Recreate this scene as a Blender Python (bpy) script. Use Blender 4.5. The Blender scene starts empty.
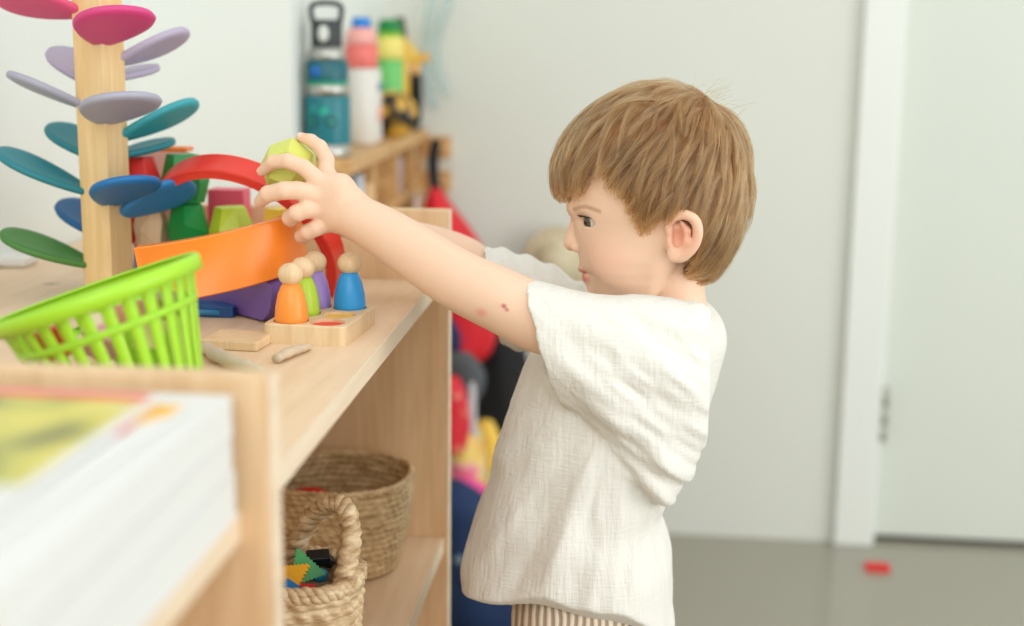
import bpy, bmesh, math, random
VOX_BODY = .0016; VOX_SHIRT = .0022; N_CLUMPS = 1100
import numpy as np
from mathutils import Vector, Matrix, noise
from mathutils.geometry import convex_hull_2d
C = bpy.context.scene.collection
S = bpy.context.scene
PI = math.pi
random.seed(7)
V = Vector

# ------------------------------------------------------------------ camera
FPX = 1400.0; CAMZ = 1.03
PITCH = math.atan(275/1400.0); YAW = math.asin(126/1432.3); ROLL = 0.012
F = V((-math.sin(YAW)*math.cos(PITCH), math.cos(YAW)*math.cos(PITCH), -math.sin(PITCH)))
R0 = V((math.cos(YAW), math.sin(YAW), 0)); U0 = R0.cross(F)
Rr = R0*math.cos(ROLL)+U0*math.sin(ROLL); Ur = U0*math.cos(ROLL)-R0*math.sin(ROLL)
CAM = V((0, 0, CAMZ))
def ray(px, py): return Rr*(px-512)+Ur*(313-py)+F*FPX
def P(px, py, Y):
    """the place seen at (px,py) that stands Y metres into the room"""
    d = ray(px, py); return CAM+d*(Y/d.y)
def PZ(px, py, z):
    d = ray(px, py); return CAM+d*((z-CAMZ)/d.z)
def PX(px, py, x):
    d = ray(px, py); return CAM+d*(x/d.x)
def proj(p):
    d = V(p)-CAM; k = FPX/d.dot(F); return 512+d.dot(Rr)*k, 313-d.dot(Ur)*k
cam = bpy.data.objects.new('camera', bpy.data.cameras.new('camera')); C.objects.link(cam)
M = Matrix((Rr, Ur, -F)).transposed().to_4x4(); M.translation = CAM; cam.matrix_world = M
cam.data.sensor_width = 36; cam.data.lens = FPX*36/1024; cam.data.clip_start = .02
cam.data.dof.use_dof = True; cam.data.dof.focus_distance = 1.31; cam.data.dof.aperture_fstop = 2.5
S.camera = cam
S.view_settings.view_transform = 'Standard'; S.view_settings.look = 'None'; S.view_settings.gamma = 1
S.view_settings.use_curve_mapping = False; S.view_settings.exposure = 0.0

# ------------------------------------------------------------------ helpers
def lin(c):
    c = [x/255 for x in c]
    return tuple([x/12.92 if x <= .04045 else ((x+.055)/1.055)**2.4 for x in c])+(1,)
MATS = {}
def mat(name, col, rough=.5, metal=0, var=0, scale=30, bump=0, bscale=80, spec=.5, sss=0, trans=0, coat=0, sheen=0):
    if name in MATS: return MATS[name]
    m = bpy.data.materials.new(name); m.use_nodes = True; MATS[name] = m
    nt = m.node_tree; b = nt.nodes['Principled BSDF']
    b.inputs['Base Color'].default_value = lin(col); b.inputs['Roughness'].default_value = rough
    b.inputs['Metallic'].default_value = metal; b.inputs['Specular IOR Level'].default_value = spec
    b.inputs['Transmission Weight'].default_value = trans; b.inputs['Coat Weight'].default_value = coat
    if sheen: b.inputs['Sheen Weight'].default_value = sheen
    if sss:
        b.inputs['Subsurface Weight'].default_value = sss; b.inputs['Subsurface Scale'].default_value = .004
        b.inputs['Subsurface Radius'].default_value = (1, .4, .25)
    tc = nt.nodes.new('ShaderNodeTexCoord')
    if var or True:
        n = nt.nodes.new('ShaderNodeTexNoise'); n.inputs['Scale'].default_value = scale; n.inputs['Detail'].default_value = 4
        nt.links.new(tc.outputs['Object'], n.inputs['Vector'])
        mr = nt.nodes.new('ShaderNodeMapRange'); v = var or .03
        mr.inputs['To Min'].default_value = 1-v; mr.inputs['To Max'].default_value = 1+v
        nt.links.new(n.outputs['Fac'], mr.inputs['Value'])
        mx = nt.nodes.new('ShaderNodeMix'); mx.data_type = 'RGBA'; mx.blend_type = 'MULTIPLY'; mx.inputs['Factor'].default_value = 1
        mx.inputs['A'].default_value = lin(col); nt.links.new(mr.outputs['Result'], mx.inputs['B'])
        nt.links.new(mx.outputs['Result'], b.inputs['Base Color'])
    if bump:
        n2 = nt.nodes.new('ShaderNodeTexNoise'); n2.inputs['Scale'].default_value = bscale; n2.inputs['Detail'].default_value = 3
        nt.links.new(tc.outputs['Object'], n2.inputs['Vector'])
        bp = nt.nodes.new('ShaderNodeBump'); bp.inputs['Strength'].default_value = bump; bp.inputs['Distance'].default_value = .002
        nt.links.new(n2.outputs['Fac'], bp.inputs['Height']); nt.links.new(bp.outputs['Normal'], b.inputs['Normal'])
    return m
def wood(name, c1, c2, axis=2, rough=.45, scale=6, knots=True):
    """grain running along the given axis"""
    if name in MATS: return MATS[name]
    m = bpy.data.materials.new(name); m.use_nodes = True; MATS[name] = m
    nt = m.node_tree; b = nt.nodes['Principled BSDF']; b.inputs['Roughness'].default_value = rough
    b.inputs['Specular IOR Level'].default_value = .4
    tc = nt.nodes.new('ShaderNodeTexCoord'); mp = nt.nodes.new('ShaderNodeMapping')
    sc = [scale*3]*3; sc[axis] = scale*.28; mp.inputs['Scale'].default_value = sc
    nt.links.new(tc.outputs['Object'], mp.inputs['Vector'])
    n = nt.nodes.new('ShaderNodeTexNoise'); n.inputs['Scale'].default_value = 1.4; n.inputs['Detail'].default_value = 5; n.inputs['Distortion'].default_value = 1.2
    nt.links.new(mp.outputs['Vector'], n.inputs['Vector'])
    w = nt.nodes.new('ShaderNodeTexNoise'); w.inputs['Scale'].default_value = 9; w.inputs['Detail'].default_value = 6
    nt.links.new(mp.outputs['Vector'], w.inputs['Vector'])
    ad = nt.nodes.new('ShaderNodeMath'); ad.operation = 'MULTIPLY_ADD'; ad.inputs[1].default_value = .45
    nt.links.new(w.outputs['Fac'], ad.inputs[0]); nt.links.new(n.outputs['Fac'], ad.inputs[2])
    cr = nt.nodes.new('ShaderNodeValToRGB'); cr.color_ramp.elements[0].position = .45; cr.color_ramp.elements[0].color = lin(c2)
    cr.color_ramp.elements[1].position = .95; cr.color_ramp.elements[1].color = lin(c1)
    nt.links.new(ad.outputs[0], cr.inputs['Fac']); last = cr.outputs['Color']
    if knots:
        vo = nt.nodes.new('ShaderNodeTexVoronoi'); vo.inputs['Scale'].default_value = 7; nt.links.new(tc.outputs['Object'], vo.inputs['Vector'])
        mr = nt.nodes.new('ShaderNodeMapRange'); mr.inputs['From Min'].default_value = .02; mr.inputs['From Max'].default_value = .09
        mr.inputs['To Min'].default_value = .75; mr.inputs['To Max'].default_value = 0
        nt.links.new(vo.outputs['Distance'], mr.inputs['Value'])
        mx = nt.nodes.new('ShaderNodeMix'); mx.data_type = 'RGBA'; nt.links.new(mr.outputs['Result'], mx.inputs['Factor'])
        nt.links.new(last, mx.inputs['A']); mx.inputs['B'].default_value = lin([x*.72 for x in c2]); last = mx.outputs['Result']
    nt.links.new(last, b.inputs['Base Color'])
    bp = nt.nodes.new('ShaderNodeBump'); bp.inputs['Strength'].default_value = .08; bp.inputs['Distance'].default_value = .001
    nt.links.new(w.outputs['Fac'], bp.inputs['Height']); nt.links.new(bp.outputs['Normal'], b.inputs['Normal'])
    return m

def tag(o, label=None, cat=None, group=None, kind=None):
    if label: o['label'] = label
    if cat: o['category'] = cat
    if group: o['group'] = group
    if kind: o['kind'] = kind
    return o
def thing(name, label, cat, loc=(0, 0, 0), rot=(0, 0, 0), group=None):
    o = bpy.data.objects.new(name, None); C.objects.link(o); o.empty_display_size = .02
    o.location = loc; o.rotation_euler = rot; tag(o, label, cat, group); return o
def wloc(o):
    p = V((0, 0, 0))
    while o: p = p+o.location; o = o.parent
    return p
def obj(name, bm, m, parent=None, world=False, smooth=True, bevel=0, seg=2, angle=.6):
    """link a bmesh as one mesh; world=True: vertices are in world space (parents unrotated)"""
    if isinstance(bm, bpy.types.Mesh): me = bm
    else:
        me = bpy.data.meshes.new(name); bmesh.ops.recalc_face_normals(bm, faces=bm.faces) if not getattr(bm, 'keep', False) else None
        bm.to_mesh(me); bm.free()
    o = bpy.data.objects.new(name, me); C.objects.link(o)
    if m: 
        for mm in (m if isinstance(m, (list, tuple)) else [m]): me.materials.append(mm)
    if world:
        if parent: off = wloc(parent)
        else:
            co = np.empty(len(me.vertices)*3); me.vertices.foreach_get('co', co); co = co.reshape(-1, 3)
            off = V(((co[:, 0].min()+co[:, 0].max())/2, (co[:, 1].min()+co[:, 1].max())/2, co[:, 2].min())); o.location = off
        me.transform(Matrix.Translation(-off))
    if parent: o.parent = parent
    if smooth:
        for p in me.polygons: p.use_smooth = True
    if bevel:
        b = o.modifiers.new('bevel', 'BEVEL'); b.width = bevel; b.segments = seg; b.limit_method = 'ANGLE'; b.angle_limit = angle
        b.harden_normals = True
    return o
def box(bm, lo, hi, mtx=None):
    lo = V(lo); hi = V(hi)
    vs = [bm.verts.new((x, y, z)) for z in (lo.z, hi.z) for y in (lo.y, hi.y) for x in (lo.x, hi.x)]
    for f in ((0, 2, 3, 1), (4, 5, 7, 6), (0, 1, 5, 4), (2, 6, 7, 3), (0, 4, 6, 2), (1, 3, 7, 5)): bm.faces.new([vs[i] for i in f])
    if mtx:
        for v in vs: v.co = mtx@v.co
    return vs
def BM(): return bmesh.new()
def bxo(name, lo, hi, m, parent=None, world=True, bevel=.0015, mtx=None):
    bm = BM(); box(bm, lo, hi, mtx); return obj(name, bm, m, parent, world, True, bevel, 2)
def lathe(bm, prof, n=32, c=(0, 0, 0), sx=1, sy=1, mtx=None, cap=True):
    c = V(c); rings = []
    for r, z in prof:
        ring = []
        for i in range(n):
            a = 2*PI*i/n; p = V((r*math.cos(a)*sx, r*math.sin(a)*sy, z))+c
            ring.append(bm.verts.new(mtx@p if mtx else p))
        rings.append(ring)
    for a, b in zip(rings, rings[1:]):
        for i in range(n): bm.faces.new((a[i], a[(i+1) % n], b[(i+1) % n], b[i]))
    if cap:
        bm.faces.new(rings[0][::-1]); bm.faces.new(rings[-1])
    return rings
def tube(bm, pts, r, n=10, closed=False, flat=1.0, upv=(0, 0, 1)):
    pts = [V(p) for p in pts]; rs = r if isinstance(r, (list, tuple)) else [r]*len(pts); rings = []
    N = len(pts); prev = None
    for i, p in enumerate(pts):
        if closed: t = pts[(i+1) % N]-pts[i-1]
        else: t = pts[min(i+1, N-1)]-pts[max(i-1, 0)]
        t.normalize()
        s = t.cross(V(upv))
        if s.length < 1e-3: s = t.cross(V((1, .1, 0)))
        s.normalize()
        if prev and s.dot(prev) < 0 and not closed: s = -s
        prev = s
        q = s.cross(t)
        rings.append([bm.verts.new(p+(s*math.cos(2*PI*k/n)+q*math.sin(2*PI*k/n)*flat)*rs[i]) for k in range(n)])
    for i in range(N if closed else N-1):
        a, b = rings[i], rings[(i+1) % N]
        for k in range(n): bm.faces.new((a[k], a[(k+1) % n], b[(k+1) % n], b[k]))
    if not closed: bm.faces.new(rings[0][::-1]); bm.faces.new(rings[-1])
def spline(pts, n=8):
    pts = [V(p) for p in pts]; out = []
    for i in range(len(pts)-1):
        p0 = pts[max(i-1, 0)]; p1 = pts[i]; p2 = pts[i+1]; p3 = pts[min(i+2, len(pts)-1)]
        for k in range(n):
            t = k/n
            out.append(.5*((2*p1)+(p2-p0)*t+(2*p0-5*p1+4*p2-p3)*t*t+(3*p1-p0-3*p2+p3)*t**3))
    out.append(pts[-1]); return out
def prism(bm, poly, d0, d1, mtx):
    """poly: 2d outline (a,b) extruded along third axis c from d0 to d1; mtx maps (a,b,c) to the world"""
    A = [bm.verts.new(mtx@V((a, b, d0))) for a, b in poly]; B = [bm.verts.new(mtx@V((a, b, d1))) for a, b in poly]
    n = len(poly); bm.faces.new(A[::-1]); bm.faces.new(B)
    for i in range(n): bm.faces.new((A[i], A[(i+1) % n], B[(i+1) % n], B[i]))
def ball(bm, c, r, sx=1, sy=1, sz=1, u=16, v=10, mtx=None):
    mt = Matrix.Translation(V(c))@(mtx or Matrix())@Matrix.Diagonal((r*sx, r*sy, r*sz, 1))
    bmesh.ops.create_uvsphere(bm, u_segments=u, v_segments=v, radius=1, matrix=mt)
def hull(bm, pts, mtx=None):
    vs = [bm.verts.new(mtx@V(p) if mtx else V(p)) for p in pts]
    r = bmesh.ops.convex_hull(bm, input=vs)
    bmesh.ops.delete(bm, geom=[g for g in r['geom_interior']+r['geom_unused'] if isinstance(g, bmesh.types.BMVert)], context='VERTS')
def basis(e1, e2, e3, o):
    m = Matrix((V(e1), V(e2), V(e3))).transposed().to_4x4(); m.translation = V(o); return m
# ------------------------------------------------------------------ room
ZB = P(395, 279, 1.60).z                 # top of the shelf boards
XW = PZ(30, 257, ZB).x                   # the wall behind the shelf
YF, YN = 1.60, 0.800                      # far end panel, divider near the camera
XF = P(449, 300, YF).x                   # front edges of the panels
ZT = P(449, 210.5, YF).z                 # their tops
ZL = P(441, 537, YF).z                   # lower shelf
fl_a = PZ(681, 534, 0); fl_b = PZ(1024, 551, 0)
print('ZB', ZB, 'XW', XW, 'XF', XF, 'ZT', ZT, 'ZL', ZL, fl_a, fl_b, PZ(835, 543, 0))

m_wall = mat('painted_wall_white', (219, 222, 213), .8, var=.012, scale=2, bump=.05, bscale=160)
m_wall2 = mat('painted_side_wall', (228, 234, 230), .8, var=.012, scale=2, bump=.05, bscale=160)
m_door = mat('door_paint', (212, 218, 208), .45, var=.01, scale=2)
m_trim = mat('trim_paint', (230, 234, 228), .4, var=.01, scale=2)
m_floor = mat('grey_linoleum', (156, 152, 137), .17, var=.04, scale=3, bump=.02, bscale=200, spec=.5)
# back wall runs slightly askew to the shelf
bd = (fl_b-fl_a); bd.z = 0; bd.normalize(); bn = V((-bd.y, bd.x, 0))       # along the wall, and away from the room
def W(s, d, z): return fl_a+bd*s+bn*d+V((0, 0, z))
def wallx(p): return (V(p)-fl_a).dot(bd)
sd0 = wallx(PZ(872, 542, 0)); st0 = wallx(PZ(833, 544, 0))
Mw = basis(bd, bn, (0, 0, 1), fl_a)
s_left = (XW-fl_a.x)/bd.x
bm = BM(); box(bm, (s_left-.3, 0, -.02), (sd0-.004, .1, 2.6), Mw); box(bm, (sd0-.004, 0, 2.04), (3.4, .1, 2.6), Mw); box(bm, (sd0+.86, 0, -.02), (3.4, .1, 2.04), Mw)
tag(obj('wall_back', bm, m_wall, None, True, False), kind='structure')
bm = BM(); box(bm, (XW-.1, -2.2, -.02), (XW, W(s_left, 0, 0).y+.12, 2.6)); tag(obj('wall_left', bm, m_wall2, None, True, False), kind='structure')
XP = -.515; bm = BM(); box(bm, (XW+.0005, 2.07, -.02), (XP, W(s_left, 0, 0).y+.12, 2.6)); tag(obj('wall_pier', bm, m_wall2, None, True, False), kind='structure')
bm = BM(); box(bm, (XW-.1, -2.2, -.1), (3.2, 3.4, 0)); tag(obj('floor', bm, m_floor, None, True, False), kind='structure')
# door with its hinge, and the casing
dr = thing('door_1', None, None, W(sd0, .02, 0)); dr['kind'] = 'structure'
bm = BM(); box(bm, (sd0+.003, .022, .012), (sd0+.83, .062, 2.02), Mw); obj('door_leaf', bm, m_door, dr, True, True, .002)
bm = BM(); box(bm, (sd0-.004, .0, 0), (sd0-.002+.004, .1, 2.03), Mw)
obj('door_stop', bm, m_trim, dr, True, True, .001)
m_steel = mat('brushed_steel', (190, 190, 184), .35, 1)
hz = .222
bm = BM()
for k in range(3):
    lathe(bm, [(.0085, hz+k*.038), (.0085, hz+k*.038+.037)], 14, (0, 0, 0), mtx=Matrix.Translation(W(sd0+.006, .006, 0)))
obj('hinge', bm, mat('hinge_grey', (168, 170, 158), .4, .5), dr, True)
bm = BM(); box(bm, (sd0+.003, .024, .0), (sd0+.83, .06, .0125), Mw); obj('bottom_seal', bm, mat('door_seal_dark', (62, 58, 50), .7), dr, True, False)
cw = sd0-st0
bm = BM(); box(bm, (st0, -.022, 0), (sd0-.004, .0, 2.11), Mw); box(bm, (sd0-.004, -.022, 2.04), (sd0+.86+cw, 0, 2.11), Mw); box(bm, (sd0+.86, -.022, 0), (sd0+.86+cw, 0, 2.04), Mw)
tag(obj('trim_1', bm, m_trim, None, True, True, .004), kind='structure')

# ------------------------------------------------------------------ shelf unit
birch_v = wood('birch_panel', (238, 208, 168), (214, 175, 130), 2)
birch_y = wood('birch_board', (238, 211, 180), (220, 186, 148), 1)
birch_edge = wood('birch_edge', (240, 222, 196), (224, 200, 168), 1, knots=False)
SH = thing('shelf_unit', 'long low birch shelf unit with raised end panels, boy reaching over it', 'shelf', (XF-.25, 1.2, 0))
TH = .019
def panel(y0, name, z1=ZT, XF=XF):
    xb = XF-.30
    o = bxo(name, (xb, y0, 0), (XF-.0015, y0+TH, z1), birch_v, SH)
    bxo('front_edge', (XF-.0015, y0+.0002, .001), (XF+.0004, y0+TH-.0002, z1-.0002), birch_edge, o, bevel=.0004)
    return o
panel(YF, 'end_panel'); panel(YN-TH, 'divider_panel', ZT, XF+.005); 
XBF = P(436, 303, YF).x                   # board front, set back a little from the panel
def board(y0, y1, z, name, xb=XW+.002, th=TH, xf=XBF):
    o = bxo(name, (xb, y0, z-th), (xf-.0015, y1, z), birch_y, SH)
    bxo('edge_band', (xf-.0015, y0, z-th+.0002), (xf+.0003, y1, z-.0002), birch_edge, o, bevel=.0003)
board(YN, YF-.0005, ZB, 'top_board')
bxo('rear_board', (XW+.002, YF-.0005, ZB-TH), (XF-.302, YF+.42, ZB), birch_y, SH)
board(YN, YF-.0005, ZL, 'lower_board', XF-.30, xf=P(443.5, 537, YF).x)
board(YN, YF-.0005, .09, 'bottom_board', XF-.30)
board(.12, YN-TH-.0005, ZB, 'top_board'); board(.12, YN-TH-.0005, ZL, 'lower_board', XF-.30)
panel(.12-TH, 'end_panel')
bxo('back_panel', (XF-.306, .11, .02), (XF-.3005, YF+.01, ZB-TH-.001), birch_y, SH)
# ------------------------------------------------------------------ toys on the shelf
def pm(name, col, rough=.42, **k): return mat(name, col, rough, var=.03, scale=60, bump=.03, bscale=300, **k)
m_bare = wood('beech_bare', (232, 206, 168), (214, 182, 140), 2, scale=14, knots=False)
m_pine = wood('pine_post', (240, 212, 160), (226, 188, 128), 2, scale=10, knots=False)

# peg dolls in their tray
fl = PZ(263, 343, ZB); fr = PZ(345, 347, ZB); br = PZ(389, 324, ZB)
ex = (fr-fl); wx = ex.length; ex.normalize(); ey = (br-fr); ey = ey-ex*ey.dot(ex); wy = ey.length; ey.normalize()
th = PZ(266, 343, ZB); ht = .0185
Mt = basis(ex, ey, (0, 0, 1), fl)
print('tray', wx, wy)
def rrect(x0, y0, x1, y1, r, n=6):
    out = []
    for cx, cy, a0 in ((x1-r, y0+r, -PI/2), (x1-r, y1-r, 0), (x0+r, y1-r, PI/2), (x0+r, y0+r, PI)):
        for k in range(n+1):
            a = a0+PI/2*k/n; out.append((cx+r*math.cos(a), cy+r*math.sin(a)))
    return out
TR = thing('peg_doll_tray', 'small pale wooden tray with round coloured hollows holding peg dolls', 'tray', fl+ex*wx/2+ey*wy/2)
rows, cols = 3, 2
holes = []
for j in range(rows):
    for i in range(cols): holes.append(((i+.5)*wx/cols+(.002 if i == 0 else -.002), (j+.5)*wy/rows))
hr = min(wx/cols, wy/rows)*.45
def tray_mesh():
    bm = BM(); n = 24
    out = rrect(0, 0, wx, wy, .006)
    bot = [bm.verts.new(Mt@V((a, b, 0))) for a, b in out]; top = [bm.verts.new(Mt@V((a, b, ht-.0015))) for a, b in out]
    tp2 = [bm.verts.new(Mt@V((wx/2+(a-wx/2)*.975, wy/2+(b-wy/2)*.985, ht))) for a, b in out]
    bm.faces.new(bot[::-1]); N = len(out)
    for A, B in ((bot, top), (top, tp2)):
        for i in range(N): bm.faces.new((A[i], A[(i+1) % N], B[(i+1) % N], B[i]))
    edges = [bm.edges.get((tp2[i], tp2[(i+1) % N])) for i in range(N)]
    for hx, hy in holes:
        t = [bm.verts.new(Mt@V((hx+hr*math.cos(2*PI*k/n), hy+hr*math.sin(2*PI*k/n), ht))) for k in range(n)]
        b = [bm.verts.new(Mt@V((hx+hr*math.cos(2*PI*k/n), hy+hr*math.sin(2*PI*k/n), ht-.0035))) for k in range(n)]
        for k in range(n):
            edges.append(bm.edges.new((t[k], t[(k+1) % n]))); bm.faces.new((t[k], t[(k+1) % n], b[(k+1) % n], b[k]))
        bm.faces.new(b)
    bmesh.ops.triangle_fill(bm, edges=edges, use_beauty=True, use_dissolve=False)
    return bm
tm = tray_mesh()
obj('tray_board', tm, m_bare, TR, True, False)
cols6 = [(246, 140, 48), (232, 62, 40), (176, 212, 50), (244, 196, 60), (140, 112, 190), (46, 150, 220)]
for (hx, hy), c in zip(holes, cols6):
    bm = BM(); lathe(bm, [(hr*.985, ht-.0036), (hr*.985, ht-.0030)], 24, mtx=Mt@Matrix.Translation((hx, hy, 0)))
    obj('hollow', bm, pm('paint_%d_%d_%d' % c, c), TR, True, False)
pegs = [(0, 'orange peg doll at the front left corner of the tray', (250, 150, 58)),
        (2, 'lime green peg doll just behind the orange one', (178, 214, 60)),
        (4, 'purple peg doll in the rear left hollow, behind the lime one', (164, 136, 206)),
        (5, 'blue peg doll alone at the right rear of the tray', (44, 152, 222))]
PEGH = .052
for k, lab, c in pegs:
    hx, hy = holes[k]; base = Mt@V((hx, hy, ht-.0028))
    t = thing('peg_doll', lab, 'peg doll', base, (0, 0, k*.7), 'peg dolls in the wooden tray')
    bm = BM(); R = hr*.93
    lathe(bm, [(R*.93, 0), (R, .002), (R*1.0, .008), (R*.95, .018), (R*.80, .030), (R*.60, .038), (R*.42, .042)], 32)
    obj('peg_body', bm, pm('paint_peg_%d' % k, c, .36), t)
    bm = BM(); ball(bm, (0, 0, .050), .0118, 1, 1, .98, 28, 18); obj('peg_head', bm, m_bare, t); t.scale = (1, 1, .93)

# the tree with paddle leaves
tb = PZ(110, 298, ZB)
TRE = thing('toy_tree', 'wooden marble run tree with paddle leaves in pink, lilac, teal, blue and green', 'toy tree', tb, (0, 0, 0))
lean = .0
ang = PI/4-.30
hw = .0195
tr_h = .36
bm = BM()
c4 = [(hw*1.30, 0), (0, hw*1.30), (-hw*1.30, 0), (0, -hw*1.30)]
prism(bm, [(math.cos(a)*hw*1.33, math.sin(a)*hw*1.33) for a in [ang+PI/2*k for k in range(4)]], 0.008, tr_h, Matrix())
obj('trunk', bm, m_pine, TRE, bevel=.0015)
bm = BM(); lathe(bm, [(.046, 0), (.047, .001), (.047, .007), (.046, .008)], 40); obj('base', bm, m_pine, TRE)
# one leaf: rounded paddle, dished on top
def leaf(pxtip, pytip, pxroot, pyroot, az, col, name, width=.046, length=None, cup=.0022, roll=0.0):
    """az: heading from the trunk (0 right, -90 towards the camera, 90 away). The tip is at the seen place."""
    a = math.radians(az); d = V((math.cos(a), math.sin(a), 0))
    root = P(pxroot, pyroot, tb.y)-V((tb.x, tb.y, tb.z)); root = V((0, 0, root.z))+d*hw*.6
    L = length or .085
    # rise chosen so that the seen tip height agrees
    tipw = P(pxtip, pytip, tb.y+d.y*L); rise = (tipw.z-tb.z)-root.z
    hl = math.sqrt(max(L*L-rise*rise, 1e-5)); dirv = (d*hl+V((0, 0, rise))).normalized()
    side = V((-d.y, d.x, 0)); up = dirv.cross(side)*-1
    if up.z < 0: up = -up
    q = Matrix.Rotation(roll, 3, dirv); side = q@side; up = q@up
    bm = BM(); n = 40; thk = .0042; rings = []
    nr = 7
    def outline(t):
        # t 0..1 around; pointed-round root and round tip
        th_ = 2*PI*t; x = .5-.5*math.cos(th_); y = math.sin(th_)*(.36+.64*x**.8)*1.03
        return x*L, y*width*.5
    cen = L*.55
    for lay in (0, 1):
        R_ = []
        for r in range(nr+1):
            f = r/nr; ring = []
            for k in range(n):
                x, y = outline(k/n); x = cen+(x-cen)*f; y *= f
                dish = cup*(1-f*f)
                z = (thk-dish) if lay == 0 else (-thk-dish*.25)
                if r == nr: z *= .72; 
                ring.append(bm.verts.new(root+dirv*x+side*y+up*z))
                if r == 0: break
            R_.append(ring)
        rings.append(R_)
    for lay, R_ in enumerate(rings):
        for k in range(n): bm.faces.new((R_[0][0], R_[1][k], R_[1][(k+1) % n]))
        for r in range(1, nr):
            for k in range(n): bm.faces.new((R_[r][k], R_[r][(k+1) % n], R_[r+1][(k+1) % n], R_[r+1][k]))
    # rounded rim
    A, B = rings[0][nr], rings[1][nr]; mid = []
    for k in range(n):
        x, y = outline(k/n); x = cen+(x-cen)*1.03; y *= 1.05; mid.append(bm.verts.new(root+dirv*x+side*y))
    for k in range(n):
        k2 = (k+1) % n; bm.faces.new((A[k], A[k2], mid[k2], mid[k])); bm.faces.new((mid[k], mid[k2], B[k2], B[k]))
    obj(name, bm, pm('leaf_%d_%d_%d' % col, col, .5), TRE)
PK = (222, 84, 130); MG = (214, 66, 132); LI = (182, 172, 196); LG = (168, 170, 188); TE = (56, 164, 176); TD = (36, 128, 140); BL = (22, 112, 178); GR = (74, 132, 58)
leaf(14, -6, 90, 14, 200, PK, 'leaf', .074, .092, roll=.45)
leaf(140, 8, 96, 44, -56, MG, 'leaf', .096, .100)
leaf(180, 34, 118, 64, 40, LI, 'leaf', .062, .092, roll=-.5)
leaf(46, 48, 98, 86, 138, LI, 'leaf', .062, .088)
leaf(14, 74, 96, 108, 194, LG, 'leaf', .064, .088, roll=.22)
leaf(140, 94, 96, 122, -54, LG, 'leaf', .098, .100)
leaf(132, 66, 116, 80, 72, LI, 'leaf', .044, .08)
leaf(196, 104, 118, 140, 34, TE, 'leaf', .066, .098, roll=-.5)
leaf(40, 124, 96, 160, 142, TD, 'leaf', .062, .088)
leaf(0, 150, 100, 194, 194, TD, 'leaf', .066, .106, roll=-.20)
leaf(150, 140, 116, 158, 58, TD, 'leaf', .048, .08)
leaf(158, 178, 104, 203, -52, BL, 'leaf', .086, .096)
leaf(194, 184, 122, 216, 8, (48, 132, 198), 'leaf', .072, .088, roll=-.5)
leaf(50, 200, 100, 238, 136, (24, 100, 160), 'leaf', .062, .088)
leaf(0, 232, 96, 266, 192, GR, 'leaf', .062, .104, roll=-.22)
leaf(20, -38, 98, -20, 150, (196, 70, 100), 'leaf', .06)

# big arches
def arch(name, label, c, e1, e2, R, thick, wid, col, a0=0, a1=PI, n=40, rough=.4):
    e1 = V(e1).normalized(); e2 = V(e2); e2 = (e2-e1*e2.dot(e1)).normalized(); e3 = e1.cross(e2)
    bm = BM(); rings = []; bv = .0012
    for k in range(n+1):
        a = a0+(a1-a0)*k/n; ring = []
        for (r, w_) in ((R-thick, -wid/2+bv), (R-thick, wid/2-bv), (R-thick+bv, wid/2), (R-bv, wid/2), (R, wid/2-bv), (R, -wid/2+bv), (R-bv, -wid/2), (R-thick+bv, -wid/2)):
            ring.append(bm.verts.new(V(c)+e1*math.cos(a)*r+e2*math.sin(a)*r+e3*w_))
        rings.append(ring)
    for A, B in zip(rings, rings[1:]):
        for i in range(8): bm.faces.new((A[i], A[(i+1) % 8], B[(i+1) % 8], B[i]))
    bm.faces.new(rings[0][::-1]); bm.faces.new(rings[-1])
    o = obj(name, bm, pm('paint_%s' % label.split()[0], col, rough), None, True, True)
    m_ = o.modifiers.new('ws', 'WEIGHTED_NORMAL')
    for p in o.data.polygons: p.use_smooth = True
    e = o.modifiers.new('es', 'EDGE_SPLIT'); e.split_angle = .5
    tag(o, label, 'arch block', 'painted arch blocks of the rainbow toy'); return o
# red arch: right foot on the board, left end up on the pile, crown leaning towards the camera
pr = P(327, 297, 1.49); pl = P(162, 186, 1.45)
cR = (pr+pl)/2; RR = (pr-pl).length/2+.004
arch('arch_block', 'red arch block leaning over the pile, held under the boy\'s fingertips', cR, pr-pl, V((0, -.56, .83)), RR, .0125, .028, (238, 56, 40), 0, PI)
# orange arch: bulging to the camera, lying tilted in front of the pile
pa = P(304, 238, 1.375); pb = P(70, 262, 1.40)
e1 = (pa-pb); cO = (pa+pb)/2; RO = e1.length/2
arch('arch_block', 'orange arch block lying on its side, broad curved face to the front', cO+V((0, 0, 0)), e1, V((.05, -1, -.04)), RO*1.0, .013, .056, (250, 138, 40), 0, PI*.475, rough=.33)

# purple half-round
def free(name, bm, col, label, cat='toy block', group='painted wooden building blocks', bevel=.0012, rough=.42, m=None):
    o = obj(name, bm, m or pm('paint_%d_%d_%d' % tuple(col), col, rough), None, True, True, bevel, 2, .3); tag(o, label, cat, group); return o
bm = BM()
a = PZ(203, 305, ZB+.002); b = PZ(262, 321, ZB+.002)
d = (b-a).normalized(); up = V((0, 0, 1)); nrm = V((d.y, -d.x, 0))
poly = []
# seen wedge: low at the left, tall round shoulder at the right
L_ = (b-a).length
for q in spline([(-.014, .0, 0), (.0, .016, 0), (L_*.5, .036, 0), (L_*.84, .048, 0), (L_*1.04, .046, 0), (L_*1.15, .032, 0), (L_*1.12, .012, 0), (L_*1.0, .0, 0)], 4): poly.append((q.x, max(q.y, 0)))
prism(bm, poly, -.038, 0, basis(d, up, d.cross(up), a))
free('curved_block', bm, (116, 86, 160), 'purple curved wedge block under the orange arch')

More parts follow.
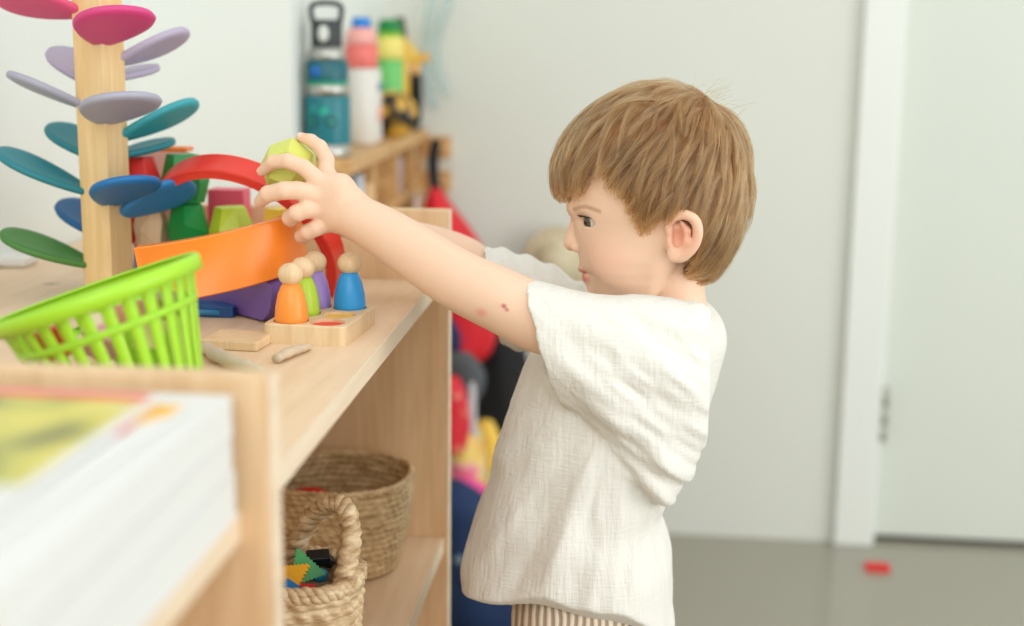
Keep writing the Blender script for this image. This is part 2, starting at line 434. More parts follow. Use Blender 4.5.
def gem(cx, cy, Y, w, d, h, rz, seed, cut=.25):
    """rough-cut stone block standing with its base centre at the seen place"""
    rnd = random.Random(seed); pts = []
    n = 6
    for k in range(n):
        a = 2*PI*k/n+rnd.uniform(-.2, .2)
        pts.append((math.cos(a)*w*.5*rnd.uniform(.86, 1), math.sin(a)*d*.5*rnd.uniform(.86, 1), 0))
        pts.append((math.cos(a+.15)*w*.56*rnd.uniform(.9, 1.02), math.sin(a+.15)*d*.56, h*rnd.uniform(.35, .6)))
        if k % 2: pts.append((math.cos(a)*w*.5*rnd.uniform(.7, .9), math.sin(a)*d*.5*rnd.uniform(.7, .9), h))
        else: pts.append((math.cos(a)*w*.42*rnd.uniform(.7, .9), math.sin(a)*d*.42*rnd.uniform(.7, .9), h*rnd.uniform(.97, 1.0)))
    bm = BM(); hull(bm, pts, Matrix.Translation(V(cx))@Matrix.Rotation(rz, 4, 'Z') if not isinstance(cx, (int, float)) else Matrix.Translation(P(cx, cy, Y))@Matrix.Rotation(rz, 4, 'Z')); return bm
SP = 1400/1.5
TI = .0485
Z1 = ZB+.0005; Z2 = P(180, 246, 1.5).z; Z3 = P(180, 201, 1.5).z; Z4 = P(180, 153, 1.5).z
H1, H2, H3 = Z2-Z1-.0005, Z3-Z2-.0005, Z4-Z3
def at(px, Y, z):
    """point at depth Y, height z, under image column px"""
    p = P(px, 250, Y); return V((p.x, Y, z))
R_ = random.Random(3)
G = {'green': (10, 138, 60), 'lime': (186, 206, 48), 'red': (232, 52, 44), 'yellow': (244, 206, 60), 'blue': (28, 104, 184), 'wood': (228, 200, 160), 'pink': (232, 110, 130), 'orange': (240, 132, 60), 'violet': (120, 90, 160)}
def st(col, label, px, Y, z, w, d, h, rz, seed, m=None):
    return free('stone_block', gem(at(px, Y, z), 0, 0, w, d, h, rz, seed), G[col], label, m=m, bevel=.0008)
# lowest row, mostly hidden by the arch
st('blue', 'dark blue stone block under the orange arch, right of the purple wedge', 268, 1.455, Z1, .044, .05, H1, .3, 11)
st('violet', 'violet stone block at the foot of the pile behind the basket', 150, 1.50, Z1, .040, .05, H1, .1, 12)
st('blue', 'blue stone block in the lowest row below the dark green one', 192, 1.50, Z1, .042, .05, H1, .5, 13)
st('orange', 'orange stone block in the lowest row below the lime one', 232, 1.505, Z1, .034, .05, H1, .9, 14)
# middle row
st('wood', 'bare wooden stone block, unpainted, left of the dark green one', 153, 1.495, Z2, .036, .05, H2, .2, 21, m=m_bare)
st('green', 'dark green chipped stone block in the middle of the pile', 190, 1.49, Z2, .044, .05, H2, .55, 22)
st('lime', 'lime green stone block showing above the orange arch', 233, 1.49, Z2, .046, .05, H2-.003, .15, 23)
st('yellow', 'yellow stone block below the boy\'s ring finger', 281, 1.47, Z2-.001, .040, .045, H2, .4, 24)
st('red', 'small red stone block low behind the tree trunk', 124, 1.52, Z2, .024, .05, H2, .7, 25)
# top row
st('red', 'red faceted stone block on top of the pile beside the tree', 144, 1.485, Z3, .044, .04, H3-.003, .05, 31)
st('green', 'bright green faceted stone block under the red arch, top of the pile', 186, 1.49, Z3, .050, .045, H3, .35, 32)
# flat pieces
bm = BM(); p = at(158, 1.545, Z3); zt = P(158, 152, 1.545).z
box(bm, (p.x-.030, p.y, Z1), (p.x+.030, p.y+.025, zt)); free('plank_block', bm, (246, 190, 176), 'pale pink plank block standing behind the top stones')
bm = BM(); box(bm, (p.x-.018, p.y+.001, zt+.0003), (p.x+.038, p.y+.024, zt+.0055)); free('plank_block', bm, G['orange'], 'thin orange plank laid across the top of the pile')
bm = BM(); p = at(226, 1.545, Z2); box(bm, (p.x-.020, p.y, Z1), (p.x+.022, p.y+.03, P(226, 190, 1.545).z)); free('plank_block', bm, (226, 84, 110), 'rose pink block standing behind the lime stone')
# dark blue flat box with paler stripe under the purple wedge
bm = BM(); a = PZ(182, 316, ZB); box(bm, (a.x-.02, a.y-.004, ZB+.0003), (a.x+.054, a.y+.03, ZB+.011))
o = free('flat_box', bm, (20, 82, 150), 'flat dark blue box with sky blue stripe by the green basket', 'box', 'x')
del o['group']
bm = BM(); box(bm, (a.x-.018, a.y-.0046, ZB+.003), (a.x+.040, a.y-.0039, ZB+.008))
s_ = obj('stripe', bm, pm('sky_stripe', (60, 160, 226)), None, False); me = s_.data; me.transform(Matrix.Translation(-o.location)); s_.parent = o

# the lime stone in the boy's hand
hc = P(289, 166, 1.356)
bm = BM(); pts = []
rr = .0285
for (x, z) in ((-.98, .05), (-.62, .72), (.18, 1.0), (.88, .42), (.80, -.55), (.05, -.98), (-.75, -.70)): pts.append((x*rr, -.004, z*rr)); pts.append((x*rr*.86, .026, z*rr*.86))
for (x, z) in ((-.52, .42), (.20, .62), (.62, .02), (.16, -.58), (-.50, -.34)): pts.append((x*rr, -.024, z*rr)); pts.append((x*rr*.9, .034, z*rr*.9))
hull(bm, pts, Matrix.Translation(hc)); held = free('stone_block', bm, (212, 218, 104), 'pale lime faceted stone held up in the boy\'s hand', bevel=.0012)

# planks and driftwood in front
bm = BM(); a = PZ(200, 349, ZB); b = PZ(257, 352, ZB); d = (b-a).normalized(); q = V((-d.y, d.x, 0))
box(bm, (0, 0, 0.0002), ((b-a).length, .05, .0085), basis(d, q, (0, 0, 1), a))
tag(obj('plank', bm, m_bare, None, True, True, .001), 'small pale wooden plank lying before the purple wedge', 'plank')
m_drift = mat('driftwood', (203, 184, 158), .8, var=.18, scale=40, bump=.4, bscale=90)
def drift(px, label, r):
    bm = BM(); pts = [PZ(x, y, ZB)+V((0, 0, rr_)) for (x, y), rr_ in zip(px, r)]
    sp = spline(pts, 6); rs = []
    for i in range(len(sp)):
        t = i/6; k = min(int(t), len(r)-2); rs.append((r[k]+(r[k+1]-r[k])*(t-k))*(1+.10*math.sin(i*1.7)))
    tube(bm, sp, rs, 12, flat=.8)
    for v in bm.verts: v.co.z = max(v.co.z, ZB+.0004)
    tag(obj('driftwood', bm, m_drift, None, True), label, 'driftwood', 'driftwood pieces on the shelf')
drift([(205, 353), (222, 366), (246, 374), (268, 378)], 'curved grey driftwood stick lying beside the green basket', [.0060, .0078, .0070, .004])
drift([(276, 364), (290, 358), (303, 353), (309, 350)], 'short grey driftwood stub in front of the peg doll tray', [.0045, .0055, .0045, .003])
bm = BM(); a = PZ(-12, 266, ZB); box(bm, (a.x-.03, a.y-.012, ZB+.0003), (a.x+.052, a.y+.03, ZB+.014)); 
tag(obj('dish', bm, mat('matt_white', (232, 232, 228), .6), None, True, True, .005, 3), 'low white dish by the wall behind the tree', 'dish')

# ------------------------------------------------------------------ green basket, tipped towards the left
Yb_ = 1.02
cl = P(3, 318, Yb_); crr = P(188, 257, Yb_)
rimc = (cl+crr)/2; exr = (crr-cl); RB = exr.length/2; exr.normalize()
upb = V((0, 1, 0)).cross(exr)*-1
if upb.z < 0: upb = -upb
eyb = upb.cross(exr)
# opening tips slightly towards the camera side edge-on
Mb = basis(exr, eyb, upb, rimc)
GB = thing('basket', 'lime green plastic basket with slatted sides, tipped and full of small toys', 'basket', (rimc.x, rimc.y, ZB))
m_gb = mat('lime_plastic', (164, 222, 48), .38, var=.01, sss=.15); m_gb.node_tree.nodes['Principled BSDF'].inputs['Subsurface Scale'].default_value = .01
HB = .098; tap = .66
def rad(z): return RB*(1-(1-tap)*(-z/HB))
bm = BM(); pr = [(RB-.002, -.011), (RB+.0035, -.012), (RB+.0045, -.002), (RB+.002, .001), (RB-.001, .0), (RB-.002, -.011)]
lathe(bm, pr[:-1], 72, mtx=Mb, cap=False); bmesh.ops.bridge_loops  # rim band
obj('rim', bm, m_gb, GB, True).modifiers.new('s', 'SOLIDIFY').thickness = .0012
bm = BM()   # slatted wall: slats, lower band, floor
ns = 28
for k in range(ns):
    a = 2*PI*k/ns; h_ = 2*PI/ns*.30
    vs = []
    for z in (-.009, -.05, -HB*.88):
        r = rad(z)
        for s in (-1, 1):
            for ro in (0, -.0022): vs.append(bm.verts.new(Mb@V(((r+ro)*math.cos(a+s*h_), (r+ro)*math.sin(a+s*h_), z))))
    for j in (0, 4):
        A = vs[j:j+4]; B = vs[j+4:j+8]
        for x, y in ((0, 1), (1, 3), (3, 2), (2, 0)): bm.faces.new((A[x], A[y], B[y], B[x]))
for z0, z1 in ((-HB*.86, -HB), (-.028, -.034)):
    lathe(bm, [(rad(z0)-.0025, z0), (rad(z0)+.0006, z0), (rad(z1)+.0006, z1), (rad(z1)-.0025, z1)], 72, mtx=Mb, cap=False)
lathe(bm, [(.001, -HB+.001), (rad(-HB), -HB+.001), (rad(-HB), -HB), (.001, -HB)], 72, mtx=Mb, cap=True)
obj('slatted_side', bm, m_gb, GB, True)
low = min((Mb@V((rad(-HB)*math.cos(a), rad(-HB)*math.sin(a), -HB))).z for a in [i*.1 for i in range(63)])
print('basket low', low-ZB, 'R', RB)
# what it is tipped on and what is in it
cont = [((212, 50, 36), -.030, -.035, -.028, .020, 'red toy block inside the green basket near its rim'), ((228, 150, 160), .004, -.030, -.040, .017, 'pink toy block in the middle of the green basket'),
        ((120, 206, 220), .006, -.040, -.080, .013, 'pale blue toy ball at the bottom of the green basket'), ((120, 190, 40), .028, -.034, -.078, .014, 'grass green toy block low in the green basket'),
        ((232, 214, 150), .035, -.018, -.045, .018, 'cream toy block on the right inside the green basket'), ((226, 206, 170), -.012, .01, -.035, .020, 'wooden toy block at the back inside the green basket'),
        ((214, 214, 90), -.020, -.025, -.065, .018, 'dull yellow toy block low in the green basket'), ((210, 150, 120), .012, .022, -.03, .016, 'tan toy block at the back of the green basket'),
        ((160, 150, 90), .045, .012, -.03, .014, 'olive toy block by the right rim of the green basket')]
for i, (c, x, y, z, s, lab) in enumerate(cont):
    bm = BM(); mt = Mb@Matrix.Translation((x, y, z))@Matrix.Rotation(i*1.3, 4, 'Z')@Matrix.Rotation(i*.7, 4, 'X')
    if 'ball' in lab: ball(bm, (0, 0, 0), s, mtx=None); bmesh.ops.transform(bm, matrix=mt, verts=bm.verts)
    else: box(bm, (-s*.6, -s*.6, -s*.6), (s*.6, s*.6, s*.6), mt)
    tag(obj('toy_ball' if 'ball' in lab else 'toy_block', bm, pm('basket_toy_%d' % i, c), None, True, True, .0015), lab, 'toy', 'toys in the green basket')
# a rose pink cup left of the basket
pc = P(-14, 400, .93); bm = BM(); lathe(bm, [(.022, 0), (.027, .0005), (.030, .04), (.0285, .04), (.0255, .003), (.001, .003)], 36, c=(pc.x, .93, ZB+.0003)); 
tag(obj('cup', bm, pm('rose', (236, 170, 178)), None, True), 'rose pink cup cut off by the left edge, by the basket', 'cup')

# ------------------------------------------------------------------ books and papers in front
m_page = mat('paper_white', (222, 223, 220), .7, var=.01)
YK = YN-TH-.012
xr = P(237, 500, YK).x
hs = (P(224, 380, YK).z-ZB-.008)/.0545
def book(name, label, x1, y1, w_, d_, z, h, rz, covm, pagem=None, grp='books and magazines on the near shelf'):
    t = thing(name, label, 'magazine' if name == 'magazine' else 'book', (x1, y1, z), (0, 0, rz), grp)
    c = .0016 if h > .006 else .0007
    bm = BM(); box(bm, (-w_, -d_, 0), (0, 0, c)); box(bm, (-w_, -d_, h-c), (0, 0, h)); box(bm, (-w_, -d_, 0), (-w_+.002, 0, h))
    obj('cover', bm, covm, t, False, True, .0004)
    bm = BM(); box(bm, (-w_+.0022, -d_+.002, c), (-.0007, -.0007, h-c)); obj('pages', bm, m_page, t, False, False)
    return t
m_w1 = mat('white_cover', (226, 227, 224), .5, var=.01); m_w2 = mat('grey_white_cover', (218, 218, 218), .5, var=.01)
z = ZB+.0006
for k, (h, dx, dy, rz, mm, nm) in enumerate([(.020, 0, 0, .0, m_w1, 'thick white book at the bottom of the near stack'), (.017, -.001, -.001, .004, m_w2, 'second book up in the near stack, off white cover'),
                                   (.016, -.0005, -.001, -.004, m_w1, 'third book up in the near stack, white cover')]):
    book('book', nm, xr+dx, YK+dy, .24, .30, z, h*hs, rz, mm); z += h*hs+.0004
# a magazine with orange corner, then the green and yellow one on top
def cover_mat(name, cols, red=False):
    m = bpy.data.materials.new(name); m.use_nodes = True; nt = m.node_tree; b = nt.nodes['Principled BSDF']; b.inputs['Roughness'].default_value = .35
    tc = nt.nodes.new('ShaderNodeTexCoord'); n = nt.nodes.new('ShaderNodeTexNoise'); n.inputs['Scale'].default_value = 16; n.inputs['Detail'].default_value = 1
    nt.links.new(tc.outputs['Object'], n.inputs['Vector']); cr = nt.nodes.new('ShaderNodeValToRGB')
    e = cr.color_ramp.elements; e[0].position = .3; e[0].color = lin(cols[0]); e[1].position = .7; e[1].color = lin(cols[-1])
    for i, c in enumerate(cols[1:-1]): x = e.new(.3+.4*(i+1)/(len(cols)-1)); x.color = lin(c)
    nt.links.new(n.outputs['Fac'], cr.inputs['Fac']); nt.links.new(cr.outputs['Color'], b.inputs['Base Color']); return m
cor = P(186, 400, YK-.045)
t = book('magazine', 'thin white magazine with orange corner, second from the top', cor.x, YK-.045, .22, .28, z, .0045, -.06, m_w1)
bm = BM(); poly = [(-.001, -.001), (-.001, -.022), (-.022, -.060), (-.030, -.060), (-.030, -.001)]
prism(bm, poly, 0, .0004, Matrix.Translation((0, 0, .00455))); obj('orange_corner', bm, mat('cover_orange', (244, 188, 70), .35), t, False, False)
bm = BM(); prism(bm, [(-.012, -.040), (-.010, -.058), (-.024, -.085), (-.030, -.085), (-.030, -.040)], 0, .0003, Matrix.Translation((0, 0, .005))); obj('red_panel', bm, mat('cover_red', (232, 90, 74), .35), t, False, False)
z += .0055
cor = P(158, 391, YK-.045)
t = book('magazine', 'top magazine with yellow green picture cover and red strip', cor.x, YK-.050, .22, .20, z, .006, -.02, m_w2)
bm = BM(); box(bm, (-.219, -.16, .0061), (-.001, -.015, .0064)); obj('cover_picture', bm, cover_mat('picture_cover', [(120, 120, 70), (190, 188, 90), (216, 206, 96), (224, 214, 130), (214, 170, 120)]), t, False, False)
bm = BM(); box(bm, (-.219, -.0148, .0061), (-.001, -.001, .0064)); obj('red_strip', bm, mat('strip_red', (236, 84, 60), .35), t, False, False)
# ------------------------------------------------------------------ baskets in the lower compartment
def straw_mat(name, c1, c2, sc=1):
    m = bpy.data.materials.new(name); m.use_nodes = True; nt = m.node_tree; b = nt.nodes['Principled BSDF']; b.inputs['Roughness'].default_value = .4
    tc = nt.nodes.new('ShaderNodeTexCoord'); mp = nt.nodes.new('ShaderNodeMapping'); mp.inputs['Scale'].default_value = (60*sc, 60*sc, 190*sc)
    nt.links.new(tc.outputs['Object'], mp.inputs['Vector'])
    n = nt.nodes.new('ShaderNodeTexNoise'); n.inputs['Scale'].default_value = 1; n.inputs['Detail'].default_value = 6; n.inputs['Roughness'].default_value = .7
    nt.links.new(mp.outputs['Vector'], n.inputs['Vector'])
    cr = nt.nodes.new('ShaderNodeValToRGB'); e = cr.color_ramp.elements; e[0].position = .34; e[0].color = lin(c2); e[1].position = .62; e[1].color = lin(c1)
    nt.links.new(n.outputs['Fac'], cr.inputs['Fac']); nt.links.new(cr.outputs['Color'], b.inputs['Base Color'])
    bp = nt.nodes.new('ShaderNodeBump'); bp.inputs['Strength'].default_value = .7; bp.inputs['Distance'].default_value = .0015
    nt.links.new(n.outputs['Fac'], bp.inputs['Height']); nt.links.new(bp.outputs['Normal'], b.inputs['Normal']); return m
def woven(c, a, b, h, taper, rows, strands, amp, nexp=2.4, th=.005, flare=0):
    """coiled wall with twisted strands; outer and inner face, floor"""
    bm = BM(); na = 420; per = 8; nz = rows*per; c = V(c)
    def pt(ang, t, inner):
        ca, sa = math.cos(ang), math.sin(ang)
        k = (abs(ca)**nexp+abs(sa)**nexp)**(-1/nexp)
        f = 1-(1-taper)*(1-t)**2.2
        row = t*rows; ph = row % 1; j = int(row)
        tw = math.sin(ang*strands+j*2.1+ph*2.6)
        bump = amp*(math.sqrt(max(0, 1-(2*ph-1)**2))*(.75+.25*tw)-.5)
        wob = .0012*noise.noise(V((ca*3, sa*3, t*6+c.x)))
        r = (-th-bump*.9) if inner else bump
        return c+V((ca*k*(a*f+r+wob), sa*k*(b*f+r+wob), t*h+.0008*math.sin(ang*5)))
    cols = []
    seq = [(i/nz*.9999, False) for i in range(nz+1)]+[(1-i/nz*.9999-.0001, True) for i in range(0, nz+1, 2)]
    rings = [[bm.verts.new(pt(2*PI*k/na, t, inn)) for k in range(na)] for t, inn in seq]
    for A, B in zip(rings, rings[1:]):
        for k in range(na): bm.faces.new((A[k], A[(k+1) % na], B[(k+1) % na], B[k]))
    z0 = c.z
    ci = bm.verts.new(c+V((0, 0, .004))); co = bm.verts.new(c)
    for k in range(na): bm.faces.new((rings[-1][k], rings[-1][(k+1) % na], ci)); bm.faces.new((rings[0][(k+1) % na], rings[0][k], co))
    return bm
zl = ZL+.0015
cxx = P(334, 520, 1.50); rx = P(411, 480, 1.50).x-cxx.x
SB = thing('seagrass_basket', 'open oval seagrass basket at the back of the lower shelf', 'basket', (cxx.x, 1.502, ZL))
m_sea = straw_mat('seagrass', (232, 205, 158), (166, 128, 82))
obj('woven_body', woven((cxx.x, 1.502, zl), rx, .082, .106, .80, 15, 52, .0030), m_sea, SB, True)
bm = BM(); pts = []
for k in range(140):
    a = 2*PI*k/140; ca, sa = math.cos(a), math.sin(a); kk = (abs(ca)**2.4+abs(sa)**2.4)**(-1/2.4)
    pts.append((cxx.x+ca*kk*(rx-.002), 1.502+sa*kk*.080, zl+.1065+.0006*math.sin(k*2.2)))
tube(bm, pts, [.0036+.0006*math.sin(k*3.1) for k in range(140)], 8, closed=True); obj('rim', bm, m_sea, SB, True)
bm = BM(); p = P(306, 506, 1.46); ball(bm, (p.x, p.y+.02, zl+.085), .016, 1.4, 1, .6); tag(obj('red_ball', bm, pm('red_toy', (214, 40, 34)), None, True), 'red toy just showing inside the oval seagrass basket', 'toy')
bm = BM(); ball(bm, (p.x, p.y+.03, zl+.042), .030, 1.2, 1, 1.0, 24, 14); tag(obj('cloth_ball', bm, mat('brown_felt', (120, 80, 50), .9), None, True), 'brown felt ball deep in the oval seagrass basket', 'toy')

hx = P(292, 585, 1.22); HZ = ZL+.098
HBK = thing('handled_basket', 'braided straw basket with arched handle, in front on the lower shelf', 'basket', (hx.x, 1.215, ZL))
m_husk = straw_mat('corn_husk', (232, 210, 172), (172, 136, 92), .7)
ax, by = .066, .056
obj('woven_body', woven((hx.x, 1.215, zl), ax, by, HZ-zl, .86, 8, 26, .0052, 2.6, .007), m_husk, HBK, True)
def braid(bm, path, r, turns, strands=3):
    sp = spline(path, 14); N = len(sp)
    for s in range(strands):
        pts = []
        for i, p in enumerate(sp):
            t = (sp[min(i+1, N-1)]-sp[max(i-1, 0)]).normalized(); u = t.cross(V((.2, 1, .1))).normalized(); w_ = t.cross(u)
            a = 2*PI*(turns*i/N+s/strands); pts.append(p+u*math.cos(a)*r*.55+w_*math.sin(a)*r*.55)
        tube(bm, pts, [r*.62*(1+.12*math.sin(i*1.3+s)) for i in range(N)], 8)
bm = BM(); pts = []
for k in range(15):
    a = 2*PI*k/14; ca, sa = math.cos(a), math.sin(a); kk = (abs(ca)**2.6+abs(sa)**2.6)**(-1/2.6)
    pts.append((hx.x+ca*kk*(ax-.003), 1.215+sa*kk*(by-.003), HZ+.002))
braid(bm, pts, .0075, 18); obj('rim', bm, m_husk, HBK, True)
bm = BM(); hp = [P(294, 574, 1.262), P(297, 545, 1.262), P(312, 518, 1.260), P(330, 504, 1.25), P(346, 510, 1.238), P(351, 535, 1.225), P(347, 566, 1.21), P(341, 592, 1.20)]
braid(bm, hp, .0088, 8); obj('handle', bm, m_husk, HBK, True)
def saw(name, label, ctr, size, col, rot):
    bm = BM(); n = 9; poly = []
    cs = [(-1, -.8), (1, -.8), (0, 1)]
    for i in range(3):
        ax_, ay_ = cs[i]; bx_, by_ = cs[(i+1) % 3]
        for k in range(n):
            t = k/n; o = .09; poly.append(((ax_+(bx_-ax_)*t)*size, (ay_+(by_-ay_)*t)*size))
            t2 = (k+.5)/n; nx, ny = (by_-ay_), -(bx_-ax_); l = math.hypot(nx, ny); poly.append(((ax_+(bx_-ax_)*t2+nx/l*o)*size, (ay_+(by_-ay_)*t2+ny/l*o)*size))
    mt = Matrix.Translation(ctr)@rot
    A = [bm.verts.new(mt@V((a, b, -.0025))) for a, b in poly]; B = [bm.verts.new(mt@V((a, b, .0025))) for a, b in poly]
    bm.faces.new(A[::-1]); bm.faces.new(B); N = len(poly)
    for i in range(N): bm.faces.new((A[i], A[(i+1) % N], B[(i+1) % N], B[i]))
    tag(obj(name, bm, pm('saw_%d_%d_%d' % col, col, .35), None, True, False), label, 'toy tile', 'toothed plastic tiles in the handled basket')
RX = lambda d: Matrix.Rotation(math.radians(d), 4, 'X'); RY = lambda d: Matrix.Rotation(math.radians(d), 4, 'Y'); RZ = lambda d: Matrix.Rotation(math.radians(d), 4, 'Z')
saw('toothed_tile', 'green toothed plastic tile standing up in the handled basket', P(303, 566, 1.215), .017, (24, 150, 62), RZ(20)@RX(70)@RZ(15))
saw('toothed_tile', 'yellow toothed plastic tile beside the green one', P(289, 575, 1.20), .016, (238, 178, 50), RZ(-5)@RX(58)@RZ(70))
saw('toothed_tile', 'blue toothed plastic tile lowest in the handled basket', P(291, 590, 1.19), .014, (30, 120, 190), RZ(10)@RX(40)@RZ(10))
saw('toothed_tile', 'red toothed plastic tile half under the blue one', P(302, 590, 1.20), .011, (206, 40, 50), RZ(40)@RX(30)@RZ(40))
bm = BM(); ball(bm, P(319, 575, 1.225), .0085, 1, 1, .8); tag(obj('bead', bm, pm('bead_blue', (30, 130, 170)), None, True), 'blue bead at the right inside the handled basket', 'bead')
m_blk = mat('black_plastic', (26, 28, 30), .4)
for k, (x, y, s, r) in enumerate([(318, 558, .011, 20), (309, 570, .009, 60), (327, 560, .009, 110)]):
    bm = BM(); box(bm, (-s, -s*.6, -s*.5), (s, s*.6, s*.5), Matrix.Translation(P(x, y, 1.24+k*.006))@RZ(r)@RX(25))
    tag(obj('toy_brick', bm, m_blk, None, True, True, .001), 'black toy brick between the tiles and the basket handle', 'toy brick', 'black toy bricks in the handled basket')
bm = BM(); box(bm, (hx.x-.042, 1.18, zl+.008), (hx.x+.040, 1.25, zl+.062)); tag(obj('toy_box', bm, pm('navy_box', (30, 40, 70)), None, True, True, .004), 'dark box under the tiles in the handled basket', 'box')

# ------------------------------------------------------------------ wall rack with bottles, back left
pine = wood('rack_pine', (226, 184, 128), (190, 140, 84), 1, scale=8)
XR = -.430; ZR = P(335, 160, 2.08).z; YB_ = W((XR-fl_a.x)/bd.x, 0, 0).y-.01
RK = thing('cubby_rack', 'pine cubby rack on the side wall holding drinking bottles', 'rack', (XR-.05, 2.5, ZR-.34))
bxo('top_board', (XP+.001, 2.085, ZR-.022), (XR, YB_, ZR), pine, RK)
for zz in (ZR-.105, ZR-.19, ZR-.34): bxo('shelf_board', (XP+.001, 2.085, zz-.018), (XR-.004, YB_, zz), pine, RK)
for i, yy in enumerate((2.087, 2.30, 2.53, 2.72, YB_-.02)):
    bxo('upright', (XP+.002, yy, ZR-.357), (XR-.006, yy+.016, ZR-.0225), pine, RK)
def bottle_parts(t, spec):
    for nm, prof, m in spec: 
        bm = BM(); lathe(bm, prof, 40); obj(nm, bm, m, t)
m_teal = mat('teal_enamel', (16, 118, 130), .35); m_teal2 = mat('teal_collar', (20, 98, 110), .4); m_cap = mat('charcoal_cap', (52, 58, 58), .5)
m_rib = mat('green_ring', (30, 160, 120), .4)
bp = V((-.4765, 2.135, ZR)); B1 = thing('drinking_bottle', 'teal steel drinking bottle with charcoal loop cap and green vehicle print', 'bottle', (bp.x, 2.135, ZR+.0005), (0, 0, 0))
K = 1/ (1400/2.16)
r = 22.5*K
bottle_parts(B1, [('steel_base', [(r*.96, 0), (r, .002), (r, .020)], m_steel), ('body', [(r, .020), (r*1.01, .022), (r*1.01, .089), (r*.98, .0925)], m_teal),
  ('steel_band', [(r*.97, .0925), (r*.97, .109), (r*.93, .110)], m_steel), ('green_ring', [(r*.93, .110), (r*.95, .111), (r*.95, .1145), (r*.9, .115)], m_rib),
  ('collar', [(r*.92, .115), (r*.93, .117), (r*.93, .143), (r*.86, .146)], m_teal2), ('neck', [(r*.84, .146), (r*.82, .156), (r*.70, .166)], m_steel),
  ('cap', [(r*.66, .166), (r*.68, .168), (r*.68, .200), (r*.62, .207)], m_cap)])
bm = BM(); pts = [(math.cos(a)*.022, 0, .206+math.sin(a)*.026+.010) for a in [PI*1.15-PI*1.3*k/20 for k in range(21)]]
pts = [(-.020, 0, .200)]+[(-.0225, 0, .212), (-.0235, 0, .222), (-.019, 0, .2295), (0, 0, .2320), (.019, 0, .2295), (.0235, 0, .222), (.0225, 0, .212)]+[(.020, 0, .200)]
tube(bm, spline(pts, 5), .0042, 10); obj('loop', bm, m_cap, B1)
bm = BM(); ball(bm, (0, -r*.66, .186), .0085, 1, .4, 1.5); obj('spout', bm, mat('spout_grey', (214, 218, 212), .3), B1)
bm = BM(); ball(bm, (-r*.30, -r*.86, .130), .0085, 1, .45, 1); obj('button', bm, mat('button_blue', (10, 100, 190), .4), B1)
# printed vehicle: wraps the body just above its surface
bm = BM()
def onb(x, z, d=.0006):
    a = x/(r*1.01); rr_ = r*1.01+d; return V((math.sin(a)*rr_, -math.cos(a)*rr_, z))
car = [(x_*1.15, .012+z_*1.0) for x_, z_ in [(-.026, .046), (-.026, .056), (-.018, .058), (-.014, .066), (.004, .067), (.009, .058), (.020, .056), (.023, .046)]]
top = [onb(x, z) for x, z in car]; 
cen = bm.verts.new(onb(0, .066, .0012)); vs = [bm.verts.new(p) for p in top]
for i in range(len(vs)): bm.faces.new((cen, vs[i], vs[(i+1) % len(vs)]))
obj('vehicle_print', bm, mat('print_green', (40, 176, 150), .5), B1, smooth=False)
for wx_ in (-.016, .013):
    bm = BM(); vs = [bm.verts.new(onb(wx_+.0085*math.cos(a), .055+.0085*math.sin(a), .0016)) for a in [2*PI*k/20 for k in range(20)]]
    c_ = bm.verts.new(onb(wx_, .055, .002)); 
    for i in range(20): bm.faces.new((c_, vs[i], vs[(i+1) % 20]))
    obj('wheel_print', bm, mat('print_dark', (14, 70, 80), .5), B1, smooth=False)
    bm = BM(); vs = [bm.verts.new(onb(wx_+.0038*math.cos(a), .055+.0038*math.sin(a), .0024)) for a in [2*PI*k/16 for k in range(16)]]; bm.faces.new(vs)
    obj('hub_print', bm, mat('print_green', (40, 176, 150), .5), B1, smooth=False)

def simple(name, label, px, Y, ybot, spec, cat='bottle', z=None):
    p = P(px, 100, Y); t = thing(name, label, cat, (p.x, Y, (ZR+.0005) if z is None else z))
    for s in spec:
        nm, w0, w1, y0, y1, col = s[:6]; k_ = Y*1.03/1400
        h0, h1 = (ybot-y0)*k_, (ybot-y1)*k_
        bm = BM(); a, b = w0/2*k_, w1/2*k_; e = min(.004, (h1-h0)*.2)
        lathe(bm, [(a*.9, h0), (a, h0+e), (b, h1-e), (b*.86, h1)], 28, sy=(s[6] if len(s) > 6 else 1)); obj(nm, bm, pm('item_%d_%d_%d' % col, col, .45), t)
    return t
simple('drinking_bottle', 'pink and red drinking bottle with blue lid right of the teal one', 362, 2.39, 140, [('body', 30, 31, 140, 66, (224, 222, 214)), ('red_band', 32, 32, 66, 44, (236, 120, 112)), ('shoulder', 32, 26, 44, 28, (240, 172, 164)), ('blue_lid', 20, 17, 28, 18, (24, 128, 210))])
simple('drinking_bottle', 'green and yellow drinking bottle with dark green lid', 390, 2.66, 132, [('green_body', 25, 26, 132, 60, (112, 200, 110)), ('yellow_band', 28, 27, 60, 38, (236, 222, 120)), ('lime_ring', 27, 22, 38, 34, (130, 210, 60)), ('lid', 24, 20, 34, 22, (8, 132, 62))])
simple('drinking_bottle', 'yellow drinking bottle with black cap behind the green one', 400, 2.775, 128, [('body', 19, 19, 128, 40, (232, 182, 60)), ('cap', 14, 10, 40, 20, (60, 54, 40))])
simple('tumbler', 'clear white tumbler with blue mark, right end of the rack', 407, 2.86, 126, [('body', 24, 27, 126, 64, (222, 224, 226)), ('blue_mark', 27.4, 27.6, 88, 70, (70, 110, 160)), ('yellow_lid', 27, 20, 64, 48, (238, 208, 96))], 'cup')
simple('tall_carton', 'white carton with small pink and blue print in front of the bottles', 374, 2.47, 146, [('body', 15, 14, 146, 76, (226, 222, 218)), ('pink_print', 15.6, 15.6, 128, 112, (236, 170, 160)), ('blue_print', 15.2, 15, 98, 88, (120, 130, 180))], 'carton')
UM = thing('umbrella', 'black folded umbrella with orange handle at the far end of the rack', 'umbrella', (-.4455, 2.80, ZR+.0005))
